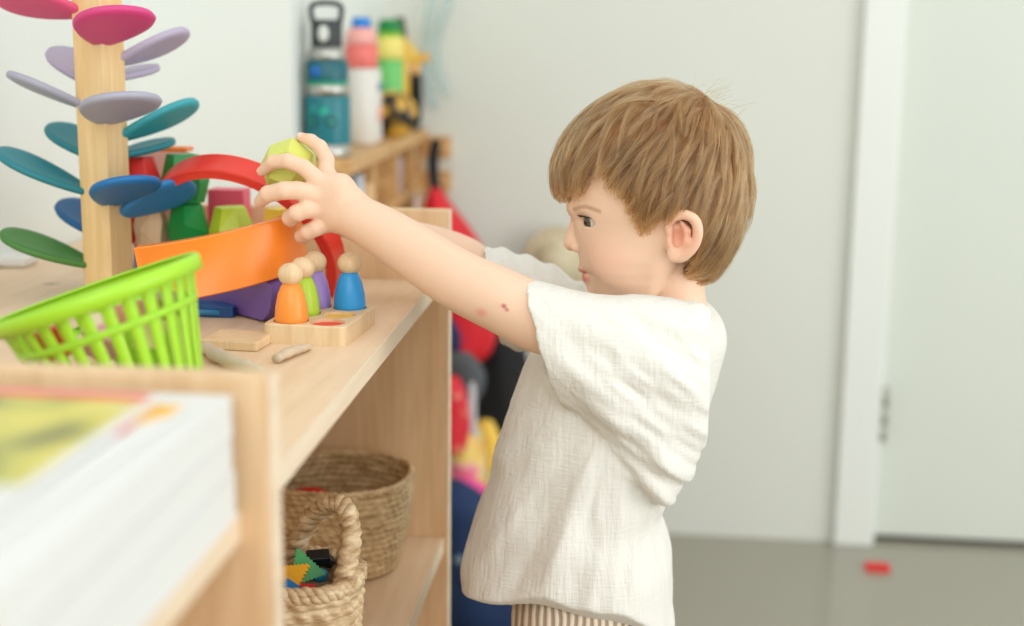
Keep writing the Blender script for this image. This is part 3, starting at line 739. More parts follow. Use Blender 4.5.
bm = BM(); lathe(bm, [(.004, 0), (.010, .01), (.0135, .06), (.011, .105), (.006, .112)], 20); obj('folded_canopy', bm, mat('black_cloth', (20, 21, 24), .8), UM)
bm = BM(); tube(bm, spline([(0, 0, .110), (0, 0, .128), (.004, 0, .138), (.016, 0, .142), (.028, 0, .146)], 5), .0075, 12); obj('handle', bm, pm('orange_handle', (244, 186, 60)), UM)
# black and gold patterned pouch
bm = BM(); p = P(398, 112, 2.66); ball(bm, (p.x, 2.66, ZR+.044), .042, 1.12, .55, 1.02, 28, 18)
m_camo = cover_mat('black_gold_pattern', [(20, 22, 20), (40, 36, 24), (214, 168, 62), (226, 180, 70)]); m_camo.node_tree.nodes['Noise Texture'].inputs['Scale'].default_value = 40
o = obj('pouch', bm, m_camo, None, True); o.location = (-.452, 2.57, ZR+.0005); tag(o, 'black and gold patterned pouch in front of the green bottle', 'pouch')
# things in the cubbies
cub = [((196, 206, 216), 356, 2.22, ZR-.105, .013, .070, 'pale blue tube standing in the front cubby of the rack'), ((206, 220, 226), 374, 2.30, ZR-.19, .014, .062, 'pale tube in the lower cubby by the boy\'s wrist'),
       ((214, 220, 226), 384, 2.44, ZR-.19, .016, .060, 'frosted cup in the lower middle cubby'), ((150, 176, 214), 392, 2.60, ZR-.105, .018, .066, 'blue cup in the middle cubby of the rack'),
       ((222, 228, 232), 405, 2.78, ZR-.105, .022, .070, 'white cup in the last upper cubby'), ((226, 222, 230), 408, 2.80, ZR-.19, .022, .064, 'lilac white cup in the last lower cubby'), ((222, 180, 130), 366, 2.30, ZR-.105, .02, .05, 'tan wooden cup in the second cubby')]
for c, px_, Y_, z_, r_, h_, lab in cub:
    p = P(px_, 180, Y_); x = min(max(p.x, XP+.003+r_), XR-.006-r_)
    bm = BM(); lathe(bm, [(r_*.85, 0), (r_*.9, .002), (r_, h_), (r_*.86, h_), (r_*.78, .004), (.001, .004)], 24); o = obj('cup', bm, pm('cub_%d_%d' % (c[0], c[1]), c), None); o.location = (x, Y_, z_+.0004); tag(o, lab, 'cup')

# ------------------------------------------------------------------ hanging bags and clothes, behind the shelf
def Yw(px): # depth of the back wall under a pixel column
    lo, hi = 1.0, 4.0
    for _ in range(40):
        m_ = (lo+hi)/2; p = P(px, 300, m_)
        if (p-fl_a).dot(bn) > 0: hi = m_
        else: lo = m_
    return lo
rail_a = P(418, 146, Yw(418)-.012); rail_b = P(640, 153, Yw(640)-.012)
for (ya, lab) in ((146, 'upper pine coat rail on the back wall, mostly behind the boy'), (180, 'lower pine coat rail on the back wall, mostly behind the boy')):
    a = P(412, ya, Yw(412)); s0 = wallx(a); s1 = s0+.082; z_ = a.z
    t = thing('coat_rail', lab, 'coat rail', W((s0+s1)/2, -.001, z_-.02))
    bm = BM(); box(bm, (s0, -.018, z_-.022), (s1, -.0005, z_+.022), Mw); obj('rail_board', bm, pine, t, True, True, .002)
    for k in range(2):
        bm = BM(); q = W(s0+.020+.045*k, -.018, z_-.002); tube(bm, [q, q-bn*.035+V((0, 0, .006)), q-bn*.05+V((0, 0, .012))], [.007, .007, .009], 12); obj('peg', bm, pine, t, True)
def garment(name, label, cat, rows, Y, thick, m, folds=5, amp=.10, seed=0, group=None, parent=None):
    """rows: (y, left, right) as seen at depth Y -> a soft lofted volume"""
    bm = BM(); rings = []; n = 48; R_ = []
    rr_ = [V((a, b, c)) for a, b, c in rows]; sp = spline(rr_, 6)
    N = len(sp)
    for i, q in enumerate(sp):
        y, l, r_ = q; a = P(l, y, Y); b = P(r_, y, Y); c = (a+b)/2; hw_ = (b-a).length/2; ring = []
        e = min(1, .35+3*min(i, N-1-i)/N)
        for k in range(n):
            th_ = 2*PI*k/n; f = 1+amp*math.sin(folds*th_+seed+.8*math.sin(i*.25))*(.3+.7*i/N)+.05*noise.noise(V((math.cos(th_)*2, math.sin(th_)*2, i*.15+seed)))
            ring.append(bm.verts.new(c+V((math.cos(th_)*hw_*min(f, 1.06), math.sin(th_)*thick*e*f, 0))))
        rings.append(ring)
    for A, B in zip(rings, rings[1:]):
        for k in range(n): bm.faces.new((A[k], A[(k+1) % n], B[(k+1) % n], B[k]))
    bm.faces.new(rings[0][::-1]); bm.faces.new(rings[-1])
    o = obj(name, bm, m, parent, True)
    if label: tag(o, label, cat, group)
    return o
m_red = mat('red_nylon', (214, 8, 34), .45, var=.05); m_blackc = mat('black_cloth', (20, 21, 24), .8); m_navy = mat('navy_cloth', (24, 50, 92), .8, var=.1, bump=.2)
BP = thing('backpack', 'red backpack hanging by a black strap behind the end of the shelf', 'backpack', P(446, 360, 2.62))
garment('bag_body', None, None, [(186, 430, 440), (205, 424, 452), (235, 422, 474), (262, 420, 490), (300, 420, 496), (340, 420, 494), (358, 424, 484), (364, 430, 470)], 2.64, .055, m_red, 3, .04, 1, parent=BP)
garment('navy_patch', None, None, [(312, 436, 448), (330, 440, 460), (345, 442, 462), (352, 446, 458)], 2.565, .006, mat('patch_navy', (40, 42, 90), .7), 3, .1, 4, parent=BP)
bm = BM(); tube(bm, spline([P(436, 140, 2.66), P(433, 160, 2.645), P(434, 180, 2.63), P(437, 196, 2.62)], 6), .011, 10, flat=.35); obj('strap', bm, m_blackc, BP, True)
garment('bag', 'grey black drawstring bag hanging below the red backpack', 'bag', [(352, 448, 470), (370, 442, 484), (392, 444, 482), (404, 452, 474)], 2.53, .022, mat('slate_cloth', (84, 88, 92), .8, var=.4, scale=18), 4, .06, 7)
garment('jacket', 'black jacket hanging between the bags and the boy\'s shirt', 'jacket', [(318, 496, 506), (335, 482, 522), (380, 478, 532), (430, 476, 536), (480, 478, 534), (548, 480, 534)], 2.74, .05, m_blackc, 5, .06, 3)
m_redp = cover_mat('red_speckled', [(216, 40, 50), (220, 30, 50), (220, 34, 50), (236, 150, 120)]); m_redp.node_tree.nodes['Noise Texture'].inputs['Scale'].default_value = 30
garment('cap', 'red speckled cloth hat hanging right against the shelf panel', 'hat', [(376, 444, 458), (392, 438, 466), (420, 436, 470), (446, 440, 466), (452, 446, 460)], 2.50, .03, m_redp, 4, .06, 9)
garment('cloth_tag', 'white cloth strip hanging beside the red speckled hat', 'cloth', [(376, 467, 474), (400, 466, 476), (436, 465, 476)], 2.515, .006, mat('strip_white', (206, 210, 214), .7), 2, .1, 2)
m_col = cover_mat('rainbow_cloth', [(240, 110, 140), (246, 170, 180), (250, 226, 130), (240, 190, 90), (150, 210, 220), (240, 100, 110)]); m_col.node_tree.nodes['Noise Texture'].inputs['Scale'].default_value = 14
garment('dress', 'pink and white patterned dress hanging on the lower hooks', 'dress', [(420, 458, 472), (436, 450, 482), (470, 446, 486), (500, 446, 488), (515, 450, 482)], 2.54, .04, m_col, 6, .08, 5)
garment('towel', 'yellow orange towel hanging right of the patterned dress', 'towel', [(420, 478, 492), (440, 474, 500), (470, 474, 502), (496, 476, 500)], 2.625, .02, mat('yellow_towel', (246, 206, 90), .9), 4, .1, 6)
garment('scarf', 'hot pink scarf draped low under the patterned dress', 'scarf', [(478, 452, 474), (490, 456, 492), (505, 466, 500), (524, 478, 498)], 2.455, .02, mat('hot_pink', (240, 90, 160), .8), 4, .1, 8)
garment('snow_trousers', 'navy snow trousers hanging to the floor beside the shelf end', 'trousers', [(482, 444, 462), (505, 440, 490), (550, 436, 516), (600, 436, 526), (648, 438, 530)], 2.34, .06, m_navy, 5, .06, 11)
bm = BM(); p = P(455, 560, 2.275); ball(bm, P(459, 560, 2.278), .009, 1, .4, 1); tag(obj('badge', bm, mat('badge_grey', (110, 130, 150), .5), None, True), 'small round grey badge pinned to the navy trousers', 'badge')
garment('sports_bag', 'bright blue sports bag standing behind the navy trousers', 'bag', [(500, 446, 462), (515, 440, 474), (560, 438, 480), (590, 440, 478)], 2.60, .03, mat('royal_blue', (26, 90, 190), .6), 4, .04, 13)

# straw hat on the back wall
hc_ = P(558, 262, Yw(558)-.05)
HT = thing('straw_hat', 'pleated beige straw hat hanging on the back wall behind the boy\'s face', 'hat', hc_)
m_straw = straw_mat('hat_straw', (222, 212, 182), (188, 174, 138), 1)
bm = BM(); n = 96; rg = []
for rr_, zz in ((.002, .050), (.025, .048), (.036, .036), (.040, .010), (.044, .004), (.060, .002), (.074, .006), (.074, .003), (.058, -.001), (.042, .0), (.036, .004)):
    ring = []
    for k in range(n):
        a = 2*PI*k/n; zz2 = zz+.0016*math.sin(k*PI/2)*(rr_/.07)
        ring.append(bm.verts.new(hc_+bd*math.cos(a)*rr_+V((0, 0, 1))*math.sin(a)*rr_-bn*zz2))
    rg.append(ring)
for A, B in zip(rg, rg[1:]):
    for k in range(n): bm.faces.new((A[k], A[(k+1) % n], B[(k+1) % n], B[k]))
obj('hat_body', bm, m_straw, HT, True)
# pale blue ribbons
m_rb = mat('pale_blue_ribbon', (196, 218, 218), .6); m_rb.node_tree.nodes['Principled BSDF'].inputs['Alpha'].default_value = .4
for k, (x0, x1) in enumerate(((430, 434), (444, 452))):
    bm = BM(); pts = [P(x0+(x1-x0)*math.sin(t*.6), -60+t*14, Yw(440)-.03+.008*math.sin(t)) for t in range(13-k)]
    tube(bm, spline(pts, 4), .010, 10, flat=.12, upv=(0, 1, 0)); tag(obj('ribbon', bm, m_rb, None, True), ['pale blue ribbon hanging on the back wall, the left one', 'pale blue ribbon hanging on the back wall, the right one'][k], 'ribbon', 'pale blue ribbons on the back wall')

# red brick on the floor
q = PZ(877, 570, 0); RB_ = thing('toy_brick', 'small red toy brick lying on the grey floor near the door', 'toy brick', (q.x, q.y, 0), (0, 0, -.08))
m_rbk = pm('brick_red', (226, 44, 40), .35)
bm = BM(); box(bm, (-.024, -.012, .0003), (.024, .012, .0115)); obj('brick_body', bm, m_rbk, RB_, bevel=.0006)
for i in range(4):
    for j in range(2):
        bm = BM(); lathe(bm, [(.0036, .0112), (.0036, .0140)], 16, (-.018+i*.012, -.006+j*.012, 0)); obj('stud', bm, m_rbk, RB_)
# ------------------------------------------------------------------ implicit surfaces -> mesh
def vnoise(Pn, sc, seed=0):
    rs = np.random.RandomState(seed); T = rs.rand(17, 17, 17).astype(np.float32); T[16] = T[0]; T[:, 16] = T[:, 0]; T[:, :, 16] = T[:, :, 0]
    q = Pn*sc+1000.3; i = np.floor(q).astype(np.int64); f = q-i; f = f*f*(3-2*f); i %= 16
    x, y, z = i[..., 0], i[..., 1], i[..., 2]; r = 0
    for dx in (0, 1):
        for dy in (0, 1):
            for dz in (0, 1):
                w_ = (f[..., 0] if dx else 1-f[..., 0])*(f[..., 1] if dy else 1-f[..., 1])*(f[..., 2] if dz else 1-f[..., 2])
                r = r+w_*T[x+dx, y+dy, z+dz]
    return r*2-1
def smin(a, b, k):
    h = np.clip(.5+.5*(b-a)/k, 0, 1); return b+(a-b)*h-k*h*(1-h)
class Sdf:
    def __init__(s): s.p = []
    def add(s, lo, hi, fn, k=.004, op='u'): s.p.append((np.array(lo)-k-.012, np.array(hi)+k+.012, fn, k, op)); return s
    def cone(s, a, b, ra, rb, k=.004, op='u', flat=None):
        """tapered capsule from a to b; flat scales thickness along y"""
        a = np.array(a, float); b = np.array(b, float); R = max(ra, rb)*1.2
        def fn(P_):
            q = P_.copy()
            if flat:
                t0 = np.clip(((P_-a)@(b-a))/max((b-a)@(b-a), 1e-9), 0, 1); yc = a[1]+(b[1]-a[1])*t0; q[..., 1] = yc+(P_[..., 1]-yc)/flat
            ba = b-a; t = np.clip(((q-a)@ba)/max(ba@ba, 1e-9), 0, 1)
            return np.linalg.norm(q-a-t[..., None]*ba, axis=-1)-(ra+(rb-ra)*t)
        return s.add(np.minimum(a, b)-R, np.maximum(a, b)+R, fn, k, op)
    def chain(s, pts, rs, k=.004, flat=None):
        for i in range(len(pts)-1): s.cone(pts[i], pts[i+1], rs[i], rs[i+1], k, 'u', flat)
        return s
    def ell(s, c, r, k=.004, op='u', rot=None):
        c = np.array(c, float); r = np.array(r, float); Rm = np.array(rot.to_3x3()) if rot is not None else np.eye(3); m_ = r.max()
        def fn(P_):
            q = (P_-c)@Rm; k0 = np.linalg.norm(q/r, axis=-1); k1 = np.linalg.norm(q/(r*r), axis=-1)
            return k0*(k0-1)/np.maximum(k1, 1e-6)
        return s.add(c-m_, c+m_, fn, k, op)
    def eval(s, P_, lo, hi):
        d = np.full(P_.shape[:-1], .05)
        for a, b, fn, k, op in s.p:
            if op != 'x' and (np.any(a > hi) or np.any(b < lo)): continue
            v = fn(P_)
            if op == 'u': d = smin(d, v, k)
            elif op == 's': d = -smin(-d, v, k)
            elif op == 'x': d = fn(P_, d) if False else v
        return d
def mesh_sdf(f, lo, hi, h, name, smooth=1):
    """naive surface nets over blocks; f(P, lo, hi) -> distance"""
    lo = np.array(lo, float); hi = np.array(hi, float); B = 32
    dims = (np.ceil((hi-lo)/h/B).astype(int))*B; G_ = dims+1
    vid = []; vp = []; quads = []
    off = np.array([[i, j, k] for i in (0, 1) for j in (0, 1) for k in (0, 1)])
    E = [(a, b) for a in range(8) for b in range(a+1, 8) if np.abs(off[a]-off[b]).sum() == 1]
    gid = lambda i, j, k: (i*G_[1]+j)*G_[2]+k
    # coarse culling
    for bi in range(0, dims[0], B):
        for bj in range(0, dims[1], B):
            for bk in range(0, dims[2], B):
                b0 = np.array([bi, bj, bk]); L = lo+b0*h; H = L+B*h
                g = np.stack(np.meshgrid(*[L[a]+np.arange(0, B+1, 8)*h for a in range(3)], indexing='ij'), -1)
                dc = f(g, L, H)
                if np.abs(dc).min() > h*8*1.9+.004: continue
                g = np.stack(np.meshgrid(*[L[a]+np.arange(B+1)*h for a in range(3)], indexing='ij'), -1)
                d = f(g, L, H)
                if d.min() > 0 or d.max() < 0: continue
                c = np.stack([d[o[0]:o[0]+B, o[1]:o[1]+B, o[2]:o[2]+B] for o in off], -1)
                s_ = c < 0; act = s_.any(-1) & ~s_.all(-1); idx = np.argwhere(act); cc = c[act]
                acc = np.zeros((len(cc), 3)); cnt = np.zeros(len(cc))
                for a, b in E:
                    m_ = (cc[:, a] < 0) != (cc[:, b] < 0); t = cc[m_, a]/(cc[m_, a]-cc[m_, b])
                    acc[m_] += off[a]+(off[b]-off[a])*t[:, None]; cnt[m_] += 1
                p = (idx+b0+acc/cnt[:, None])*h+lo
                vid.append(gid(*(idx+b0).T)); vp.append(p)
                for ax in range(3):
                    n1 = [slice(0, B)]*3; n2 = [slice(0, B)]*3; n2[ax] = slice(1, B+1)
                    A = d[tuple(n1)] < 0; Bb = d[tuple(n2)] < 0; e = np.argwhere(A != Bb)+b0
                    if not len(e): continue
                    fl_ = A[tuple((e-b0).T)]
                    u, v_ = (ax+1) % 3, (ax+2) % 3; du = np.zeros(3, int); du[u] = 1; dv = np.zeros(3, int); dv[v_] = 1
                    q = np.stack([gid(*(e).T), gid(*(e-du).T), gid(*(e-du-dv).T), gid(*(e-dv).T)], -1)
                    ok = ((e-du-dv) >= 0).all(1); q = q[ok]; fl_ = fl_[ok]
                    q[~fl_] = q[~fl_][:, ::-1]; quads.append(q)
    vid = np.concatenate(vid); vp = np.concatenate(vp); quads = np.concatenate(quads)
    o = np.argsort(vid); sv = vid[o]; pos = np.searchsorted(sv, quads); pos = np.minimum(pos, len(sv)-1)
    ok = (sv[pos] == quads).all(1); fc = o[pos[ok]]
    # light smoothing
    for _ in range(smooth):
        acc = np.zeros_like(vp); cnt = np.zeros(len(vp))
        for a in range(4):
            i, j = fc[:, a], fc[:, (a+1) % 4]
            np.add.at(acc, i, vp[j]); np.add.at(acc, j, vp[i]); np.add.at(cnt, i, 1); np.add.at(cnt, j, 1)
        vp = vp*.5+.5*acc/np.maximum(cnt, 1)[:, None]
    me = bpy.data.meshes.new(name); me.vertices.add(len(vp)); me.vertices.foreach_set('co', vp.astype(np.float32).ravel())
    me.loops.add(fc.size); me.loops.foreach_set('vertex_index', fc.astype(np.int32).ravel())
    me.polygons.add(len(fc)); me.polygons.foreach_set('loop_start', np.arange(0, fc.size, 4, dtype=np.int32)); 
    me.update(calc_edges=True); me.validate(); return me, vp

# ------------------------------------------------------------------ the boy
Yb = 1.36; YA = 1.262
def Q(px, py, Y=Yb): return np.array(P(px, py, Y))
sc = (Q(700, 200)-Q(600, 200))[0]/100            # metres per pixel at the middle plane
print('scale', sc, 'head top z', Q(673, 80)[2])
X0 = Q(650, 200)[0]
zpy = np.arange(60, 700, 4.0); zz_ = np.array([Q(650, y)[2] for y in zpy])
def toy(z): return np.interp(-z, -zz_, zpy)       # height -> picture row on the middle plane
def xpx(px, py=250): return Q(px, py)[0]
HD = Sdf()
# face: front profile and half widths by row
fy = [150, 175, 190, 200, 206, 212, 218, 224, 232, 240, 248, 254, 260, 266, 270, 273, 277, 281, 286, 291, 297, 303, 309]
fx = [592, 575, 568.5, 567, 568.5, 569.5, 572.5, 574, 575, 576, 577.5, 578.5, 579, 580, 584, 587.5, 587, 589.5, 592.5, 593.5, 597, 605, 622]
wy_ = [60, 63, 65, 65.5, 65.5, 65, 64, 63.5, 63, 62, 61, 59.5, 56.5, 53.5, 51, 49.5, 48, 46, 44, 41, 36, 29, 18]
by = [150, 230, 262, 285, 309]; bx = [700, 690, 678, 664, 640]
FY = np.array([xpx(x, y) for x, y in zip(fx, fy)])
def face(P_):
    y = toy(P_[..., 2]); a = X0-np.interp(y, fy, FY); w_ = np.interp(y, fy, wy_)*.001*1.0
    ab = (np.interp(y, by, bx)-650)*sc+.004; ab = np.maximum(ab, .01)
    u = X0-P_[..., 0]; v = np.abs(P_[..., 1]-Yb); aa = np.where(u > 0, a, ab); n = 2.15-.22*np.clip((y-235)/25, 0, 1)*(u > 0)
    e = ((np.abs(u)/aa)**n+(v/w_)**n)**(1/n); d = (e-1)*np.minimum(aa, w_)
    return np.maximum(d, np.maximum((y-309)*sc*.8, (150-y)*sc))
HD.add((X0-.11, Yb-.08, Q(650, 312)[2]), (X0+.06, Yb+.08, Q(650, 148)[2]), face, .004)
HD.ell(Q(657, 178), (.0800, .0675, .0790), .016)
# brow, nose
for s in (-1, 1):
    HD.chain([Q(573.5, 209, Yb+s*.008), Q(576, 206, Yb+s*.022), Q(584, 209, Yb+s*.036)], [.0034, .0034, .003], .010)
    HD.ell(Q(619, 262, Yb+s*.034), (.023, .020, .025), .016)      # cheeks
    HD.ell(Q(609, 286, Yb+s*.018), (.012, .014, .012), .012)
    HD.ell(Q(587, 221, Yb+s*.036), (.0085, .011, .0075), .008, 's')  # socket
HD.chain([Q(577, 219), Q(574.2, 230), Q(571.8, 240), Q(571.2, 244.0)], [.0045, .0050, .0062, .0068], .006)
for s in (-1, 1):
    HD.ell(Q(576.5, 247.0, Yb+s*.0100), (.0058, .0048, .0052), .0030)
    HD.ell(Q(573.5, 251.2, Yb+s*.0050), (.0035, .0020, .0022), .002, 's')
    # lips
    HD.chain([Q(583.0, 267.8), Q(584.8, 267.4, Yb+s*.007), Q(593.5, 271.2, Yb+s*.0175)], [.0048, .0044, .0020], .0022)
    HD.chain([Q(588.0, 277.0), Q(589.6, 276.9, Yb+s*.007), Q(595.0, 273.6, Yb+s*.0165)], [.0056, .0050, .0020], .0022)
    HD.cone(Q(582, 272.2), Q(595, 273.0, Yb+s*.019), .0009, .0008, .0012, 's')
HD.ell(Q(601, 290), (.0120, .013, .0110), .012)                     # chin
# eyes: lids around the ball, then the almond opening
EYE = []
for s in (-1, 1):
    ec = Q(596.5, 219.8, Yb+s*.032); er = .0120; EYE.append((ec, s, er))
    HD.ell(ec, (er+.0016,)*3, .006)
    dr_ = np.array([-math.cos(.72), s*math.sin(.72), -.10]); dr_ /= np.linalg.norm(dr_)
    rot = Matrix.Rotation(math.atan2(dr_[1], dr_[0]), 4, 'Z')
    HD.ell(ec+dr_*.0105, (.0085, .0116, .0047), .0010, 's', rot)
    HD.ell(ec, (er-.0004,)*3, .0006, 's')
# ears
for s in (-1, 1):
    dy = -.0665 if s < 0 else .0665; Ye = Yb+dy
    def E_(px, py, o=0): return Q(px, py, Ye+s*o)
    HD.ell(E_(680, 238, -.002), (.0150, .0060, .0190), .006, 'u', Matrix.Rotation(s*.0, 4, 'Z'))
    hx = [(671, 236), (668, 226), (674, 217.5), (684, 214.5), (694, 219), (698, 229), (696.5, 241), (690, 251), (681, 258)]
    ho = [.003, .005, .008, .010, .0115, .0115, .010, .008, .005]
    hp_ = spline([tuple(E_(x, y, o)) for (x, y), o in zip(hx, ho)], 3); hr_ = np.interp(np.arange(len(hp_))/3, range(9), [.0026, .0030, .0034, .0037, .0039, .0039, .0038, .0040, .0044])
    HD.chain([np.array(q_) for q_ in hp_], list(hr_), .003)
    HD.chain([E_(x, y, o) for (x, y), o in zip([(682, 223), (687.0, 231), (686.5, 241), (681, 248)], [.006, .0085, .0085, .006])], [.0024, .0032, .0032, .0026], .003)
    HD.ell(E_(674, 254, .004), (.0068, .0048, .0080), .004)            # lobe
    HD.ell(E_(677.5, 238.5, .0035), (.0050, .0044, .0078), .003, 's')   # bowl
    HD.ell(E_(669, 241, .003), (.0030, .0034, .0046), .003)            # tragus
# neck and trunk
HD.chain([Q(668, 235), Q(675, 285), Q(675, 335)], [.031, .0285, .032], .0022)
HD.chain([Q(676, 338), Q(656, 376), Q(610, 470)], [.034, .042, .043], .02, 1.3)
HD.chain([Q(610, 470), Q(586, 540), Q(580, 600)], [.043, .042, .046], .02, 1.25)
for s in (-1, 1): HD.chain([Q(676, 350), Q(652, 356, Yb+s*.070)], [.032, .030], .02)
# near (left) arm
k1 = .00088
ap = [(652, 360, 1.292, 33), (600, 338, 1.270, 36), (560, 325, 1.262, 34.5), (533, 316, 1.262, 33.5), (498, 299, 1.265, 32.5), (458, 280, 1.275, 31), (412, 250.5, 1.295, 28.5), (380, 230, 1.308, 25.5), (354, 216, 1.316, 22.5)]
asp = spline([tuple(Q(a, b, c)) for a, b, c, r in ap], 4); HD.chain([np.array(q_) for q_ in asp], list(np.interp(np.arange(len(asp))/4, range(len(ap)), [r*k1 for a, b, c, r in ap])), .004)
def Hn(pts, rs, k=.0030): HD.chain([Q(*p) for p in pts], [r*.00101 for r in rs], k)
HY = 1.318
for (x, y, dy) in ((321, 182, 0), (316, 195, -.003), (318, 209, -.001), (327, 223, .004)):
    Hn([(356, 216+(y-203)*.42, HY+.004), (340, 205+(y-205)*.72, HY+.001), (x, y, HY+dy)], [13.5, 13, 9.3], .007)
Hn([(352, 202, HY+.008), (334, 188, HY+.014), (326, 172, HY+.020)], [13, 11.5, 8.0], .006)
Hn([(326, 172, HY+.020), (327, 160, HY+.026), (320, 147, HY+.032), (311, 140.5, HY+.036), (301, 137.5, HY+.039)], [8.0, 7.2, 7.0, 6.3, 4.9], .002)
FI = [([(320, 182, HY), (304, 167.5, HY-.004), (288, 161, HY-.005), (273, 162, HY+.001), (262, 171.5, HY+.011)], [9.0, 7.6, 7.2, 6.6, 5.0]),
      ([(316, 195, HY-.003), (298, 190.5, HY-.010), (284, 190.5, HY-.013), (268, 194, HY-.009), (260, 202, HY+.000)], [9.4, 8.8, 8.7, 8.0, 6.2]),
      ([(318, 209, HY-.001), (306, 209.5, HY-.010), (297, 213, HY-.012), (290, 218, HY-.003), (291, 222, HY+.010)], [9.3, 8.6, 8.3, 7.8, 6.0]),
      ([(327, 223, HY+.004), (316, 228, HY-.004), (308, 232, HY-.003), (302, 236, HY+.006), (304, 238, HY+.016)], [8.8, 8.0, 7.6, 7.1, 5.6])]
for p, r in FI: Hn(p, r, .0016)
# far (right) arm and hand, holding the far side of the pile
YR = 1.452
ap = [(648, 352, 1.428, 30), (560, 308, YR, 28), (497, 287, YR+.01, 28), (462, 262.5, YR+.018, 27.5), (430, 249, YR+.022, 25), (390, 236, YR+.022, 21), (360, 224, YR+.018, 18.5)]
asp = spline([tuple(Q(a, b, c)) for a, b, c, r in ap], 4); HD.chain([np.array(q_) for q_ in asp], list(np.interp(np.arange(len(asp))/4, range(len(ap)), [r*.00098 for a, b, c, r in ap])), .004)
for i, (x, y) in enumerate(((322, 196), (320, 206), (322, 216), (327, 226))):
    Hn([(358, 222+(y-212)*.3, YR+.018), (x+14, y, YR+.010), (x, y, YR)], [12, 10, 7.5], .006)
    Hn([(x, y, YR), (x-9, y+1, YR-.014), (x-12, y+2, YR-.026)], [7.5, 6.6, 5.2], .0016)
Hn([(350, 212, YR+.008), (334, 196, YR-.006), (326, 190, YR-.022)], [11, 8, 6.0], .004)
# legs and feet
hipz = Q(585, 590)[2]; xh = xpx(580, 590)
for s in (-1, 1):
    y_ = Yb+s*.052
    HD.chain([(xh, y_, hipz), (xh-.01, y_+s*.004, hipz*.53), (xh+.016, y_+s*.006, .065), (xh+.016, y_+s*.006, .040)], [.046, .035, .024, .025], .012)
    HD.cone((xh+.022, y_+s*.006, .026), (xh-.05, y_+s*.012, .024), .0245, .0225, .010)
    HD.cone((xh-.05, y_+s*.012, .022), (xh-.082, y_+s*.015, .016), .0215, .0155, .010, flat=1.35)
    for t in range(5):
        tx = xh-.092-.010*(1-abs(t-.6)/3.4); ty = y_-s*.010+s*.0115*t
        HD.cone((xh-.075, ty, .014), (tx, ty, .0095), .0085, .0092 if t == 0 else .0070, .002)
lo = np.array([Q(250, 300, HY)[0]-.01, 1.22, -.004]); hi = np.array([xpx(745, 200)+.02, 1.51, Q(673, 80)[2]+.01])
import time; t0 = time.time()
hv = 1.0
HB_ = .0022; HF_ = .0011
me_b, vp = mesh_sdf(HD.eval, lo, hi, VOX_BODY, 'body', 1)
print('body', len(vp), time.time()-t0)
# skin tones by place
def near(c, r): return np.clip(1-np.linalg.norm((vp-np.array(c))/np.array(r), axis=1), 0, 1)
base = np.array(lin((238, 201, 174))[:3]); colr = np.tile(base, (len(vp), 1))
def tint(wt, c): 
    global colr
    colr = colr*(1-wt[:, None])+np.array(lin(c)[:3])*wt[:, None]
sm = lambda x: x*x*(3-2*x)
rel = vp-np.array(CAM); kz = FPX/(rel@np.array(F)); PRJ = np.stack([512+(rel@np.array(Rr))*kz, 313-(rel@np.array(Ur))*kz], 1)
for s in (-1, 1):
    tint(sm(near(Q(608, 258, Yb+s*.052), (.036, .04, .034)))*.34, (240, 172, 152))
    tint(sm(near(Q(684, 236, Yb+s*.074), (.026, .03, .032)))*.65, (238, 158, 128))
    bw = np.zeros(len(vp)); pts = []
    for bx_, by_ in ((572, 209.5), (578, 207.6), (585, 207.4), (592, 209.0), (598, 212.0)):
        dd = np.hypot(PRJ[:, 0]-bx_, PRJ[:, 1]-by_); dd[vp[:, 1] > Yb-.001] = 99; c_ = np.where(dd < 1.8)[0]
        if len(c_): q_ = vp[c_[np.argmin(vp[c_, 1])]].copy(); q_[1] = Yb+(q_[1]-Yb)*(1 if s < 0 else -1); pts.append(q_)
    for a, b in zip(pts, pts[1:]):
        ba = b-a; t = np.clip(((vp-a)@ba)/(ba@ba), 0, 1); dd = np.linalg.norm(vp-a-t[:, None]*ba, axis=1); bw = np.maximum(bw, np.clip(1.3-dd/.0023, 0, 1))
    tint(sm(np.clip(bw, 0, 1))*.55, (158, 114, 78))
lipw = np.maximum(sm(near(Q(584, 269.8), (.0085, .021, .0042))), sm(near(Q(587, 277.0), (.0095, .019, .0062))))
tint(np.clip(lipw*2.2, 0, .85), (218, 128, 116))
tint(sm(near(Q(571, 246), (.012, .014, .011)))*.35, (236, 160, 134))
for p, r in FI: tint(sm(near(Q(*p[-1]), (.011,)*3))*.35, (238, 160, 140)); tint(sm(near(Q(*p[1]), (.009,)*3))*.15, (236, 164, 140))
tint(sm(near(Q(304, 138, HY+.038), (.011,)*3))*.35, (238, 160, 140))
tint(np.clip(near(Q(504, 305.5, 1.236), (.0030, .02, .0026))*2, 0, .8), (186, 70, 74)); tint(np.clip(near(Q(507, 309, 1.236), (.0026, .02, .0024))*2, 0, .6), (176, 70, 70))
tint(near(Q(481, 313, 1.238), (.0075, .02, .006))*.6, (226, 110, 110))
ca = me_b.color_attributes.new('tone', 'FLOAT_COLOR', 'POINT')
ca.data.foreach_set('color', np.concatenate([colr, np.ones((len(vp), 1))], 1).astype(np.float32).ravel())
m_skin = mat('skin', (240, 204, 176), .52, sss=.18, var=.02, scale=90, bump=.06, bscale=500, spec=.4)
nt = m_skin.node_tree; at_ = nt.nodes.new('ShaderNodeAttribute'); at_.attribute_name = 'tone'
mx = [n for n in nt.nodes if n.type == 'MIX'][0]; nt.links.new(at_.outputs['Color'], mx.inputs['A'])
BOY = thing('boy', 'small boy in white shirt reaching over the shelf with both arms', 'person', (xh, Yb, 0))
bo = obj('body', me_b, m_skin, BOY, True)
